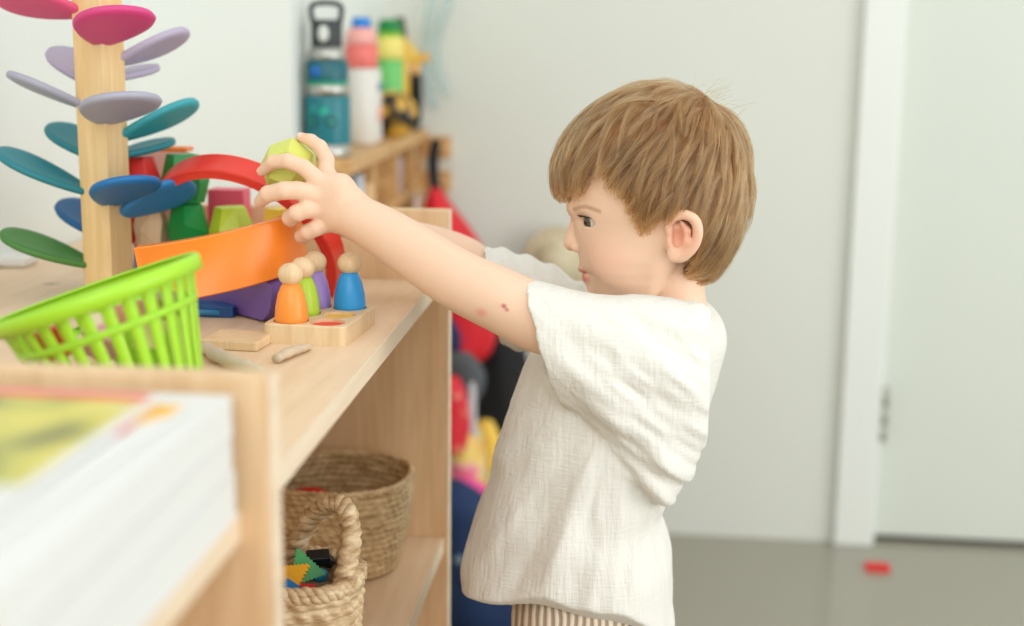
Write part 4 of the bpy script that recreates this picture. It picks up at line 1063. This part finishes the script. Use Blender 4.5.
# eyeballs
for ec, s, er in EYE:
    m_eye = mat('eye_white', (222, 214, 204), .15, var=.005); m_ir = mat('iris_brown', (92, 84, 74), .2, var=.2, scale=600); m_pu = mat('pupil', (12, 10, 10), .1)
    g = V((-math.cos(.62), math.sin(.62)*s, -.20)).normalized(); rq = g.to_track_quat('Z', 'Y').to_matrix().to_4x4(); mt = Matrix.Translation(V(ec))@rq
    bm = BM(); ball(bm, (0, 0, 0), er, u=32, v=20); bmesh.ops.transform(bm, matrix=mt, verts=bm.verts); e_ = obj('eyeball', bm, m_eye, BOY, True)
    bm = BM(); R = er+.0003; n = 28; rg = []
    for th_ in (.0, .12, .22, .34, .46, .50):
        rg.append([bm.verts.new(mt@V((R*math.sin(th_+.0005)*math.cos(2*PI*k/n), R*math.sin(th_+.0005)*math.sin(2*PI*k/n), R*math.cos(th_)+.0004*(1-th_/.5)))) for k in range(n)])
    for A, B in zip(rg, rg[1:]):
        for k in range(n): bm.faces.new((A[k], A[(k+1) % n], B[(k+1) % n], B[k]))
    me_ = obj('iris', bm, m_ir, e_, True)
    bm = BM(); vs = [bm.verts.new(mt@V((.0021*math.cos(2*PI*k/n), .0021*math.sin(2*PI*k/n), R+.0009))) for k in range(n)]; bm.faces.new(vs); obj('pupil', bm, m_pu, e_, True)
# finger nails on the near hand
m_nail = mat('nail', (246, 208, 190), .3, var=.01)
for (a, b, r_) in ((Q(*FI[0][0][3]), Q(*FI[0][0][4]), 5.0), (Q(311, 140.5, HY+.036), Q(301, 137.5, HY+.039), 5.0)):
    d_ = V(b-a).normalized(); up_ = V((-.15, -.65, .75)); up_ = (up_-d_*up_.dot(d_)).normalized(); sd = d_.cross(up_)
    bm = BM(); ball(bm, (0, 0, 0), 1, .0040, .0032, .0011, 16, 8, basis(d_, sd, up_, (0, 0, 0)).to_3x3().to_4x4()); bmesh.ops.translate(bm, verts=bm.verts, vec=V(b)-d_*.0005+up_*r_*.00078)
    obj('finger_nail', bm, m_nail, BOY, True)

# ------------------------------------------------------------------ shirt
def tab(xs, ys): 
    xs = np.array(xs, float); ys = np.array(ys, float); return lambda t: np.interp(t, xs, ys)
def sm_tab(xs, ys):
    t = np.linspace(xs[0], xs[-1], 240); v = np.interp(t, xs, ys); kk = np.ones(13)/13; v = np.convolve(np.pad(v, 6, 'edge'), kk, 'valid'); return lambda q: np.interp(q, t, v)
tf = sm_tab([290, 305, 320, 335, 350, 375, 400, 450, 494, 540, 576, 640], [650, 622, 590, 556, 534, 523, 514, 498, 484, 470, 462, 455])
tk = sm_tab([290, 300, 308, 318, 336, 360, 378, 428, 458, 486, 500, 512, 530, 553, 613, 640], [690, 706, 717, 727, 731, 727, 723, 709, 696, 686, 676, 671, 679, 687, 694, 695])
tw = sm_tab([290, 300, 312, 325, 345, 400, 450, 500, 550, 600, 640], [.030, .055, .080, .096, .104, .108, .110, .113, .118, .122, .125])
zYA = np.array([Q(600, y, YA)[2] for y in zpy])
def toyA(z): return np.interp(-z, -zYA, zpy)
XA = lambda px: Q(px, 340, YA)[0]
pxa = np.arange(440, 760, 5.0); xxa = np.array([XA(p) for p in pxa])
sct = sm_tab([515, 525, 545, 570, 600, 640, 668, 700, 730], [281, 281, 285, 291, 295, 297, 299, 305, 330])        # top edge by column
scb = sm_tab([515, 545, 560, 580, 600, 640, 668, 700, 730], [384, 391, 400, 412, 436, 478, 510, 480, 430])        # lower edge
shv = sm_tab([515, 560, 620, 700, 730], [.040, .043, .046, .040, .03])
svc = sm_tab([515, 560, 620, 700, 730], [YA, YA+.000, YA+.006, YA+.030, YA+.05])
pfa = np.array([Q(p, 300, YR)[0] for p in pxa]); zFA = np.array([Q(560, y, YR)[2] for y in zpy])
fct = sm_tab([470, 485, 510, 545, 590, 650, 700], [246, 247, 252, 262, 286, 300, 330]); fcb = sm_tab([470, 500, 530, 600, 650, 700], [342, 346, 352, 420, 440, 440])
def sleeve(P_, pxs, xs, zs, top, bot, hv, vc):
    px_ = np.interp(P_[..., 0], xs, pxs); t = np.interp(-top(px_), -zpy, zs) if False else np.interp(top(px_), zpy, zs); b = np.interp(bot(px_), zpy, zs)
    zc = (t+b)/2; hz_ = (t-b)/2; q = (P_[..., 2]-zc)/hz_; r = (P_[..., 1]-vc(px_))/hv(px_)
    n = 2.2; e = (np.abs(q)**n+np.abs(r)**n)**(1/n); return (e-1)*np.minimum(hz_, hv(px_)), px_
ncut = (V((XA(525), 0, Q(525, 281, YA)[2])), V((XA(560), 0, Q(560, 398, YA)[2])))
cd = (ncut[1]-ncut[0]); cn = np.array([cd.z, 0, -cd.x]); cn /= np.linalg.norm(cn); cn = cn if cn[0] < 0 else -cn
c0 = np.array([ncut[0].x, YA, ncut[0].z])
f0 = Q(486, 247, YR); f1 = Q(503, 346, YR); fd = f1-f0; fn = np.array([fd[2], 0, -fd[0]]); fn /= np.linalg.norm(fn); fn = fn if fn[0] < 0 else -fn
hem0 = Q(462, 585); hem1 = Q(690, 628)
def shirt(P_, L, H):
    y = toy(P_[..., 2]); xf_ = (tf(y)-650)*sc+X0; xb_ = (tk(y)-650)*sc+X0; cx = (xf_+xb_)/2; a = (xb_-xf_)/2; w_ = tw(y)
    u = (P_[..., 0]-cx)/a; v = (P_[..., 1]-Yb)/w_; n = 2.25; e = (np.abs(u)**n+np.abs(v)**n)**(1/n)
    d = (e-1)*np.minimum(a, w_); d = np.maximum(d, (292-y)*sc)
    # long soft folds fanning from the underarm to the hem
    px_ = (P_[..., 0]-X0)/sc+650
    ang_ = np.arctan2(px_-640, np.maximum(y-330, 1))
    nz = vnoise(P_, 9, 3); nz2 = vnoise(P_, 28, 5)
    amp = np.clip((y-380)/150, 0, 1)
    fo = vnoise(np.stack([ang_*9, y/110, P_[..., 1]*7], -1), 1.0, 14); fo2 = vnoise(np.stack([ang_*20, y/60, P_[..., 1]*9], -1), 1.0, 15)
    d = d+amp*(.0080*fo+.0038*fo2+.0014*np.sin(ang_*20+nz*3.0))+.0016*nz2+.002*nz*amp+.0012*vnoise(P_*np.array([1, 1, .35]), 75, 8)
    dn, pn = sleeve(P_, pxa, xxa, zYA, sct, scb, shv, svc)
    yA = toyA(P_[..., 2])
    dn0 = dn
    # folds running down the sleeve from shoulder to its lower corner
    q = (yA-300)*.80-(pn-560)*.62
    al = (yA-300)*.62+(pn-560)*.80; fo = vnoise(np.stack([q/15, al/75, P_[..., 1]*6], -1), 1.0, 12); fo2 = vnoise(np.stack([q/7, al/40, P_[..., 1]*9], -1), 1.0, 13)
    dn = dn+(.0066*fo+.0034*fo2+.0011*np.sin(q*.125+nz*2.6))*np.clip((pn-540)/40, .3, 1)*np.clip((yA-296)/45, .12, 1)+.0006*nz2
    df, pf = sleeve(P_, pxa, pfa, zFA, fct, fcb, lambda t: t*0+.040, lambda t: YR-.002-.02*np.clip((t-560)/80, 0, 1))
    df0 = df
    df = df+.0016*np.sin(P_[..., 0]*260+P_[..., 2]*90+nz*3)
    dn = np.where(pn > 712, np.maximum(dn, (pn-712)*sc), dn); df = np.maximum(df, (pf-665)*sc)
    near_m = dn
    d = smin(d, dn, .007); d = smin(d, df, .012)
    cutn = ((P_-c0)@cn)+.0010*np.sin(P_[..., 2]*180); chest = (e-1)*np.minimum(a, w_)
    only = chest > .0025
    d = np.maximum(d, np.where((P_[..., 1] < YA+.060) & (y < 420) & only, cutn, -1.))
    cutf = (P_-f0)@fn; d = np.maximum(d, np.where((P_[..., 1] > YR-.055) & only, cutf, -1.))
    # hollow cuffs, hollow hem
    d = np.maximum(d, -np.maximum(dn+.0035+.00014*np.clip(pn-542, 0, 60), pn-572)); d = np.maximum(d, -np.maximum(df+.0045, pf-540))
    shell = d
    vv = (P_[..., 1]-Yb)/.12
    hz_ = hem0[2]+(P_[..., 0]-hem0[0])*(hem1[2]-hem0[2])/(hem1[0]-hem0[0])+.050*np.minimum(vv*vv, 1.1)+.0022*np.sin(P_[..., 0]*70+1)
    shell = np.maximum(shell, hz_-P_[..., 2])
    shell = np.maximum(shell, -np.maximum((e-1)*np.minimum(a, w_)+.016, P_[..., 2]-hz_-.05))
    nk = np.linalg.norm((P_-Q(678, 279))*np.array([1, 1.0, .8]), axis=-1)-.0355
    shell = np.maximum(shell, -nk)
    return shell
t0 = time.time()
lo = np.array([xpx(455, 400)-.01, 1.205, Q(600, 640)[2]]); hi = np.array([xpx(735, 400)+.01, 1.51, Q(600, 262)[2]+.02])
me_s, vs_ = mesh_sdf(shirt, lo, hi, VOX_SHIRT, 'shirt', 2)
print('shirt', len(vs_), time.time()-t0)
m_sh = bpy.data.materials.new('white_gauze'); m_sh.use_nodes = True; nt = m_sh.node_tree; b = nt.nodes['Principled BSDF']
b.inputs['Base Color'].default_value = lin((228, 226, 218)); b.inputs['Roughness'].default_value = .85; b.inputs['Sheen Weight'].default_value = .15; b.inputs['Specular IOR Level'].default_value = .2
tc = nt.nodes.new('ShaderNodeTexCoord'); last = None; hs_ = []
for scl, wgt in (((230, 230, 26), .7), ((60, 60, 420), .35), ((55, 55, 9), .8)):
    mp = nt.nodes.new('ShaderNodeMapping'); mp.inputs['Scale'].default_value = scl; mp.inputs['Rotation'].default_value = (0, .12, 0); nt.links.new(tc.outputs['Object'], mp.inputs['Vector'])
    n_ = nt.nodes.new('ShaderNodeTexNoise'); n_.inputs['Scale'].default_value = 1; n_.inputs['Detail'].default_value = 2; nt.links.new(mp.outputs['Vector'], n_.inputs['Vector'])
    ml = nt.nodes.new('ShaderNodeMath'); ml.operation = 'MULTIPLY_ADD'; ml.inputs[1].default_value = wgt; nt.links.new(n_.outputs['Fac'], ml.inputs[0])
    if last: nt.links.new(last.outputs[0], ml.inputs[2])
    else: ml.inputs[2].default_value = 0
    last = ml
bp = nt.nodes.new('ShaderNodeBump'); bp.inputs['Strength'].default_value = .75; bp.inputs['Distance'].default_value = .0026
nt.links.new(last.outputs[0], bp.inputs['Height']); nt.links.new(bp.outputs['Normal'], b.inputs['Normal'])
obj('shirt', me_s, m_sh, BOY, True)
# shorts
SO = Sdf()
SO.chain([Q(584, 560), Q(580, 600)], [.058, .064], .02, 1.45)
for s in (-1, 1): SO.chain([(xh+.0, Yb+s*.046, Q(588, 600)[2]), (xh-.006, Yb+s*.054, hipz*.62)], [.065, .062], .012)
zc0 = hipz*.62; ztop = Q(590, 545)[2]
def shorts(P_, L, H):
    d = SO.eval(P_, L, H); an = np.arctan2(P_[..., 1]-Yb, P_[..., 0]-xh); d = d+.0016*np.sin(an*9+P_[..., 2]*20)
    d = np.maximum(d, -(d+.006)); d = np.maximum(d, zc0-P_[..., 2]); return np.maximum(d, P_[..., 2]-ztop)
me_t, _ = mesh_sdf(shorts, (xh-.11, Yb-.135, zc0-.01), (xh+.11, Yb+.135, ztop+.01), .003, 'shorts', 2)
m_cord = bpy.data.materials.new('striped_cord'); m_cord.use_nodes = True; nt = m_cord.node_tree; b = nt.nodes['Principled BSDF']; b.inputs['Roughness'].default_value = .9
tc = nt.nodes.new('ShaderNodeTexCoord'); wv = nt.nodes.new('ShaderNodeTexWave'); wv.inputs['Scale'].default_value = 42; wv.inputs['Distortion'].default_value = 1.6; wv.inputs['Detail'].default_value = 1
nt.links.new(tc.outputs['Object'], wv.inputs['Vector']); cr = nt.nodes.new('ShaderNodeValToRGB'); cr.color_ramp.elements[0].color = lin((168, 146, 122)); cr.color_ramp.elements[1].color = lin((234, 222, 204))
cr.color_ramp.elements[0].position = .25; cr.color_ramp.elements[1].position = .7
nt.links.new(wv.outputs['Color'], cr.inputs['Fac']); nt.links.new(cr.outputs['Color'], b.inputs['Base Color'])
bp = nt.nodes.new('ShaderNodeBump'); bp.inputs['Strength'].default_value = .5; bp.inputs['Distance'].default_value = .002; nt.links.new(wv.outputs['Fac'], bp.inputs['Height']); nt.links.new(bp.outputs['Normal'], b.inputs['Normal'])
obj('shorts', me_t, m_cord, BOY, True)
# ------------------------------------------------------------------ hair
HC = Q(657, 182)
sil = [(551, 168), (553, 190), (560, 205), (575, 215), (600, 240), (650, 268), (690, 283), (713, 281), (724, 268), (736, 252), (746, 230), (751, 213), (753.5, 190), (753, 172), (748, 138), (741, 119), (733, 107), (716, 95), (704, 86), (690, 81), (673, 78), (655, 79), (635, 83), (615, 91), (597, 102), (580, 116), (566, 132), (557, 147)]
ang_s = []; rad_s = []
for x, y in sil:
    q = Q(x, y)-HC; ang_s.append(math.atan2(q[2], -q[0]) % (2*PI)); rad_s.append(math.hypot(q[0], q[2]))
o_ = np.argsort(ang_s); AS = np.array(ang_s)[o_]; RS = np.array(rad_s)[o_]
AS = np.concatenate([AS[-3:]-2*PI, AS, AS[:3]+2*PI]); RS = np.concatenate([RS[-3:], RS, RS[:3]])
tt = np.linspace(-.3, 2*PI+.3, 400); rr = np.interp(tt, AS, RS); rr = np.convolve(np.pad(rr, 4, 'edge'), np.ones(9)/9, 'valid')
def outer(dv):
    """hair surface distance from the head centre along unit directions"""
    m_ = np.sqrt(dv[..., 0]**2+dv[..., 2]**2); phi = np.arctan2(dv[..., 2], -dv[..., 0]) % (2*PI)
    rm = np.interp(phi, tt, rr); rl = .0835-.010*np.clip(-dv[..., 2]-.35, 0, 1)
    return 1/np.sqrt((m_/rm)**2+(dv[..., 1]/rl)**2)
aza = [0, 30, 35, 39, 43, 50, 57, 63, 69, 76, 81, 86, 92, 101, 108, 114, 119, 124, 130, 136, 150, 180]
azb = [199, 200, 199, 194, 186, 178, 183, 192, 202, 220, 239, 236, 231, 224, 219, 219, 236, 256, 270, 279, 283, 283]
def limit_z(p):
    """lowest height hair reaches at this azimuth"""
    u = X0-p[..., 0]; v = np.abs(p[..., 1]-Yb); az = np.degrees(np.arctan2(v, u)); y = np.interp(az, aza, azb)-14*np.sin(np.radians(az))
    return np.interp(y, zpy, zz_)
m_hair = bpy.data.materials.new('light_brown_hair'); m_hair.use_nodes = True; nt = m_hair.node_tree; nt.nodes.remove(nt.nodes['Principled BSDF'])
hb = nt.nodes.new('ShaderNodeBsdfHairPrincipled'); hb.parametrization = 'COLOR'; hb.inputs['Roughness'].default_value = .38; hb.inputs['Radial Roughness'].default_value = .5
hi_ = nt.nodes.new('ShaderNodeHairInfo'); cr = nt.nodes.new('ShaderNodeValToRGB'); e = cr.color_ramp.elements
e[0].color = lin((84, 57, 32)); e[1].color = lin((190, 146, 96)); x_ = e.new(.5); x_.color = lin((132, 94, 55))
nt.links.new(hi_.outputs['Random'], cr.inputs['Fac'])
tc_ = nt.nodes.new('ShaderNodeTexCoord'); nh = nt.nodes.new('ShaderNodeTexNoise'); nh.inputs['Scale'].default_value = 34; nh.inputs['Detail'].default_value = 3; nt.links.new(tc_.outputs['Object'], nh.inputs['Vector'])
mh = nt.nodes.new('ShaderNodeMapRange'); mh.inputs['From Min'].default_value = .3; mh.inputs['From Max'].default_value = .7; mh.inputs['To Min'].default_value = .62; mh.inputs['To Max'].default_value = 1.12; nt.links.new(nh.outputs['Fac'], mh.inputs['Value'])
xh_ = nt.nodes.new('ShaderNodeMix'); xh_.data_type = 'RGBA'; xh_.blend_type = 'MULTIPLY'; xh_.inputs['Factor'].default_value = 1
nt.links.new(cr.outputs['Color'], xh_.inputs['A']); nt.links.new(mh.outputs['Result'], xh_.inputs['B']); nt.links.new(xh_.outputs['Result'], hb.inputs['Color'])
nt.links.new(hb.outputs['BSDF'], nt.nodes['Material Output'].inputs['Surface'])
m_cap2 = mat('hair_under', (138, 98, 62), .75, var=.25, scale=60)
# under-layer
bm = BM(); nu, nv = 160, 100; grid = {}
for j in range(nv+1):
    for i in range(nu):
        th_ = PI*j/nv; ph = 2*PI*i/nu; dv = np.array([math.sin(th_)*math.cos(ph), math.sin(th_)*math.sin(ph), math.cos(th_)])
        p = HC+dv*(outer(dv)-.0062)
        if p[2] > limit_z(p)+.003: grid[i, j] = bm.verts.new(p)
for j in range(nv):
    for i in range(nu):
        ks = [(i, j), ((i+1) % nu, j), ((i+1) % nu, j+1), (i, j+1)]
        if all(k in grid for k in ks): bm.faces.new([grid[k] for k in ks])
bmesh.ops.remove_doubles(bm, verts=bm.verts, dist=1e-5)
hair = obj('hair', bm, m_cap2, BOY, True); so = hair.modifiers.new('s', 'SOLIDIFY'); so.thickness = .005; so.offset = -1
# strands
rng = np.random.RandomState(5); NC = N_CLUMPS; PER = 26; NP = 16
crown = (Q(712, 98)-HC); crown /= np.linalg.norm(crown)
def tang(dv):      # away from the crown, along the surface
    t = dv*(dv@crown)[:, None]-crown; t /= np.maximum(np.linalg.norm(t, axis=1), 1e-6)[:, None]; return t
# root directions spread over the scalp
d = rng.normal(size=(NC*6, 3)); d /= np.linalg.norm(d, axis=1)[:, None]
p = HC+d*outer(d)[:, None]; keep = p[:, 2] > limit_z(p)+.004; d = d[keep][:NC]; NCk = len(d)
lay = rng.rand(NCk)**1.3*.0075
L = rng.uniform(.045, .085, NCk)
# long strands over the forehead
fr_ = d[:, 0] < -.2; L[fr_] = rng.uniform(.05, .095, fr_.sum())
paths = np.zeros((NCk, NP, 3)); dv = d.copy(); swirl = rng.normal(0, .34, NCk); wav = rng.uniform(0, 6.28, NCk)
cen = np.zeros((NCk,)); alive = np.ones(NCk, bool); last = None
for s in range(NP):
    f = s/(NP-1); lift = -.0065*(1-f)**2*1.0; R_o = outer(dv)
    pos = HC+dv*(R_o+lift-lay+.0022*math.sin(PI*f))[:, None]
    if s > 0: pos[~alive] = paths[~alive, s-1]
    paths[:, s] = pos
    t = tang(dv); down = np.array([[0, 0, -1.0]])-dv*(dv@np.array([0, 0, -1.0]))[:, None]
    side = np.cross(dv, t); g_ = .20+1.1*f+.9*np.clip(-dv[:, 2]+.2, 0, 1)
    # hair on the sides falls, with a slight slant to the front
    fall = down+np.array([[-.22, 0, 0]])*(dv[:, 2] < .5)[:, None]
    step = t+fall*g_[:, None]+side*(swirl+.20*np.sin(wav+f*5))[:, None]
    step /= np.linalg.norm(step, axis=1)[:, None]
    dv = dv+step*(L/(NP-1)/R_o)[:, None]; dv /= np.linalg.norm(dv, axis=1)[:, None]
    np_ = HC+dv*outer(dv)[:, None]; lz = limit_z(np_)-.006*np.sin(wav*7)
    alive &= np_[:, 2] > lz
# children
M_ = NCk*PER; off = rng.normal(size=(NCk, PER, 3))*np.array([.0026, .0026, .0026]); off2 = off*.38+rng.normal(size=(NCk, PER, 3))*.0004
fs = np.linspace(0, 1, NP)[None, None, :, None]; allp = paths[:, None]+off[:, :, None]*(1-fs)+off2[:, :, None]*fs
# keep children near their layer: push back along the radius
q = allp-HC; rq = np.linalg.norm(q, axis=-1, keepdims=True); dq = q/rq; Ro = outer(dq)[..., None]
target = np.linalg.norm(paths-HC, axis=-1)[:, None, :, None]-outer((paths-HC)/np.linalg.norm(paths-HC, axis=-1)[..., None])[:, None, :, None]
allp = HC+dq*(Ro+target+rng.normal(size=(NCk, PER, 1, 1))*.0010)
allp = allp.reshape(-1, NP, 3)
# fly-aways at the crown
nf = 26; dd = crown+rng.normal(size=(nf, 3))*.13; dd /= np.linalg.norm(dd, axis=1)[:, None]; fa = np.zeros((nf, NP, 3)); bend = rng.normal(size=(nf, 3))*.006+np.array([.008, 0, 0])
for s in range(NP):
    f = s/(NP-1); fa[:, s] = HC+dd*(outer(dd)-.004+f*rng.uniform(.004, .0125, nf))[:, None]*1.0 if False else HC+dd*(outer(dd)-.004)[:, None]+dd*(f*.012)+bend*(f*f)
allp = np.concatenate([allp, fa]); ns = len(allp)
hc = bpy.data.hair_curves.new('hair_strands'); hc.add_curves([NP]*ns)
off_ = np.array(hair.location)+0
wl = np.array(wloc(hair)); hc.attributes['position'].data.foreach_set('vector', (allp.reshape(-1, 3)-wl).astype(np.float32).ravel())
ra = hc.attributes.get('radius') or hc.attributes.new('radius', 'FLOAT', 'POINT')
ra.data.foreach_set('value', np.tile(np.linspace(1, .25, NP)**.7*.00019, ns).astype(np.float32))
hc.materials.append(m_hair); ho = bpy.data.objects.new('hair_strands', hc); C.objects.link(ho); ho.parent = hair; ho['kind'] = 'stuff'
# lashes and brow hairs
bm = BM()
for ec, s, er in EYE:
    for k in range(22):
        a = -.20+1.45*k/21; az_ = a; dirh = V((-math.cos(az_), s*math.sin(az_), 0)); 
        z0 = .0040*math.cos((a-.70)*1.25); b0 = V(ec)+dirh*math.sqrt(max((er+.0014)**2-z0*z0, 0))+V((0, 0, z0))
        p1 = b0+dirh*.0024+V((0, 0, -.0002)); p2 = b0+dirh*.0052+V((0, s*.0006, .0014))
        tube(bm, [b0-dirh*.0006, p1, p2], [.00042, .00030, .00008], 5)
obj('eyelashes', bm, mat('lash_dark', (50, 34, 26), .6), BOY, True)
# ------------------------------------------------------------------ light
w = bpy.data.worlds.new('world'); S.world = w; S.view_settings.exposure = .07; w.use_nodes = True
bg = w.node_tree.nodes['Background']; bg.inputs['Color'].default_value = (.985, 1.0, .99, 1); bg.inputs['Strength'].default_value = 1.0
def area(name, loc, tgt, sx, sy, e, col):
    l = bpy.data.lights.new(name, 'AREA'); l.shape = 'RECTANGLE'; l.size = sx; l.size_y = sy; l.energy = e; l.color = col
    o = bpy.data.objects.new(name, l); C.objects.link(o); o.location = loc
    o.rotation_euler = (V(tgt)-V(loc)).to_track_quat('-Z', 'Y').to_euler(); return o
area('window_daylight', (.2, -1.7, 2.3), (.0, 1.6, .6), 2.4, 1.6, 33, (1, .995, .975))
area('side_fill', (2.7, .4, 1.1), (-.3, 1.7, .4), 2.0, 1.6, 33, (1, .99, .96))  # unseen fill lamp, added on the right to brighten the shelf compartments
print('OBJECTS', len(bpy.data.objects))
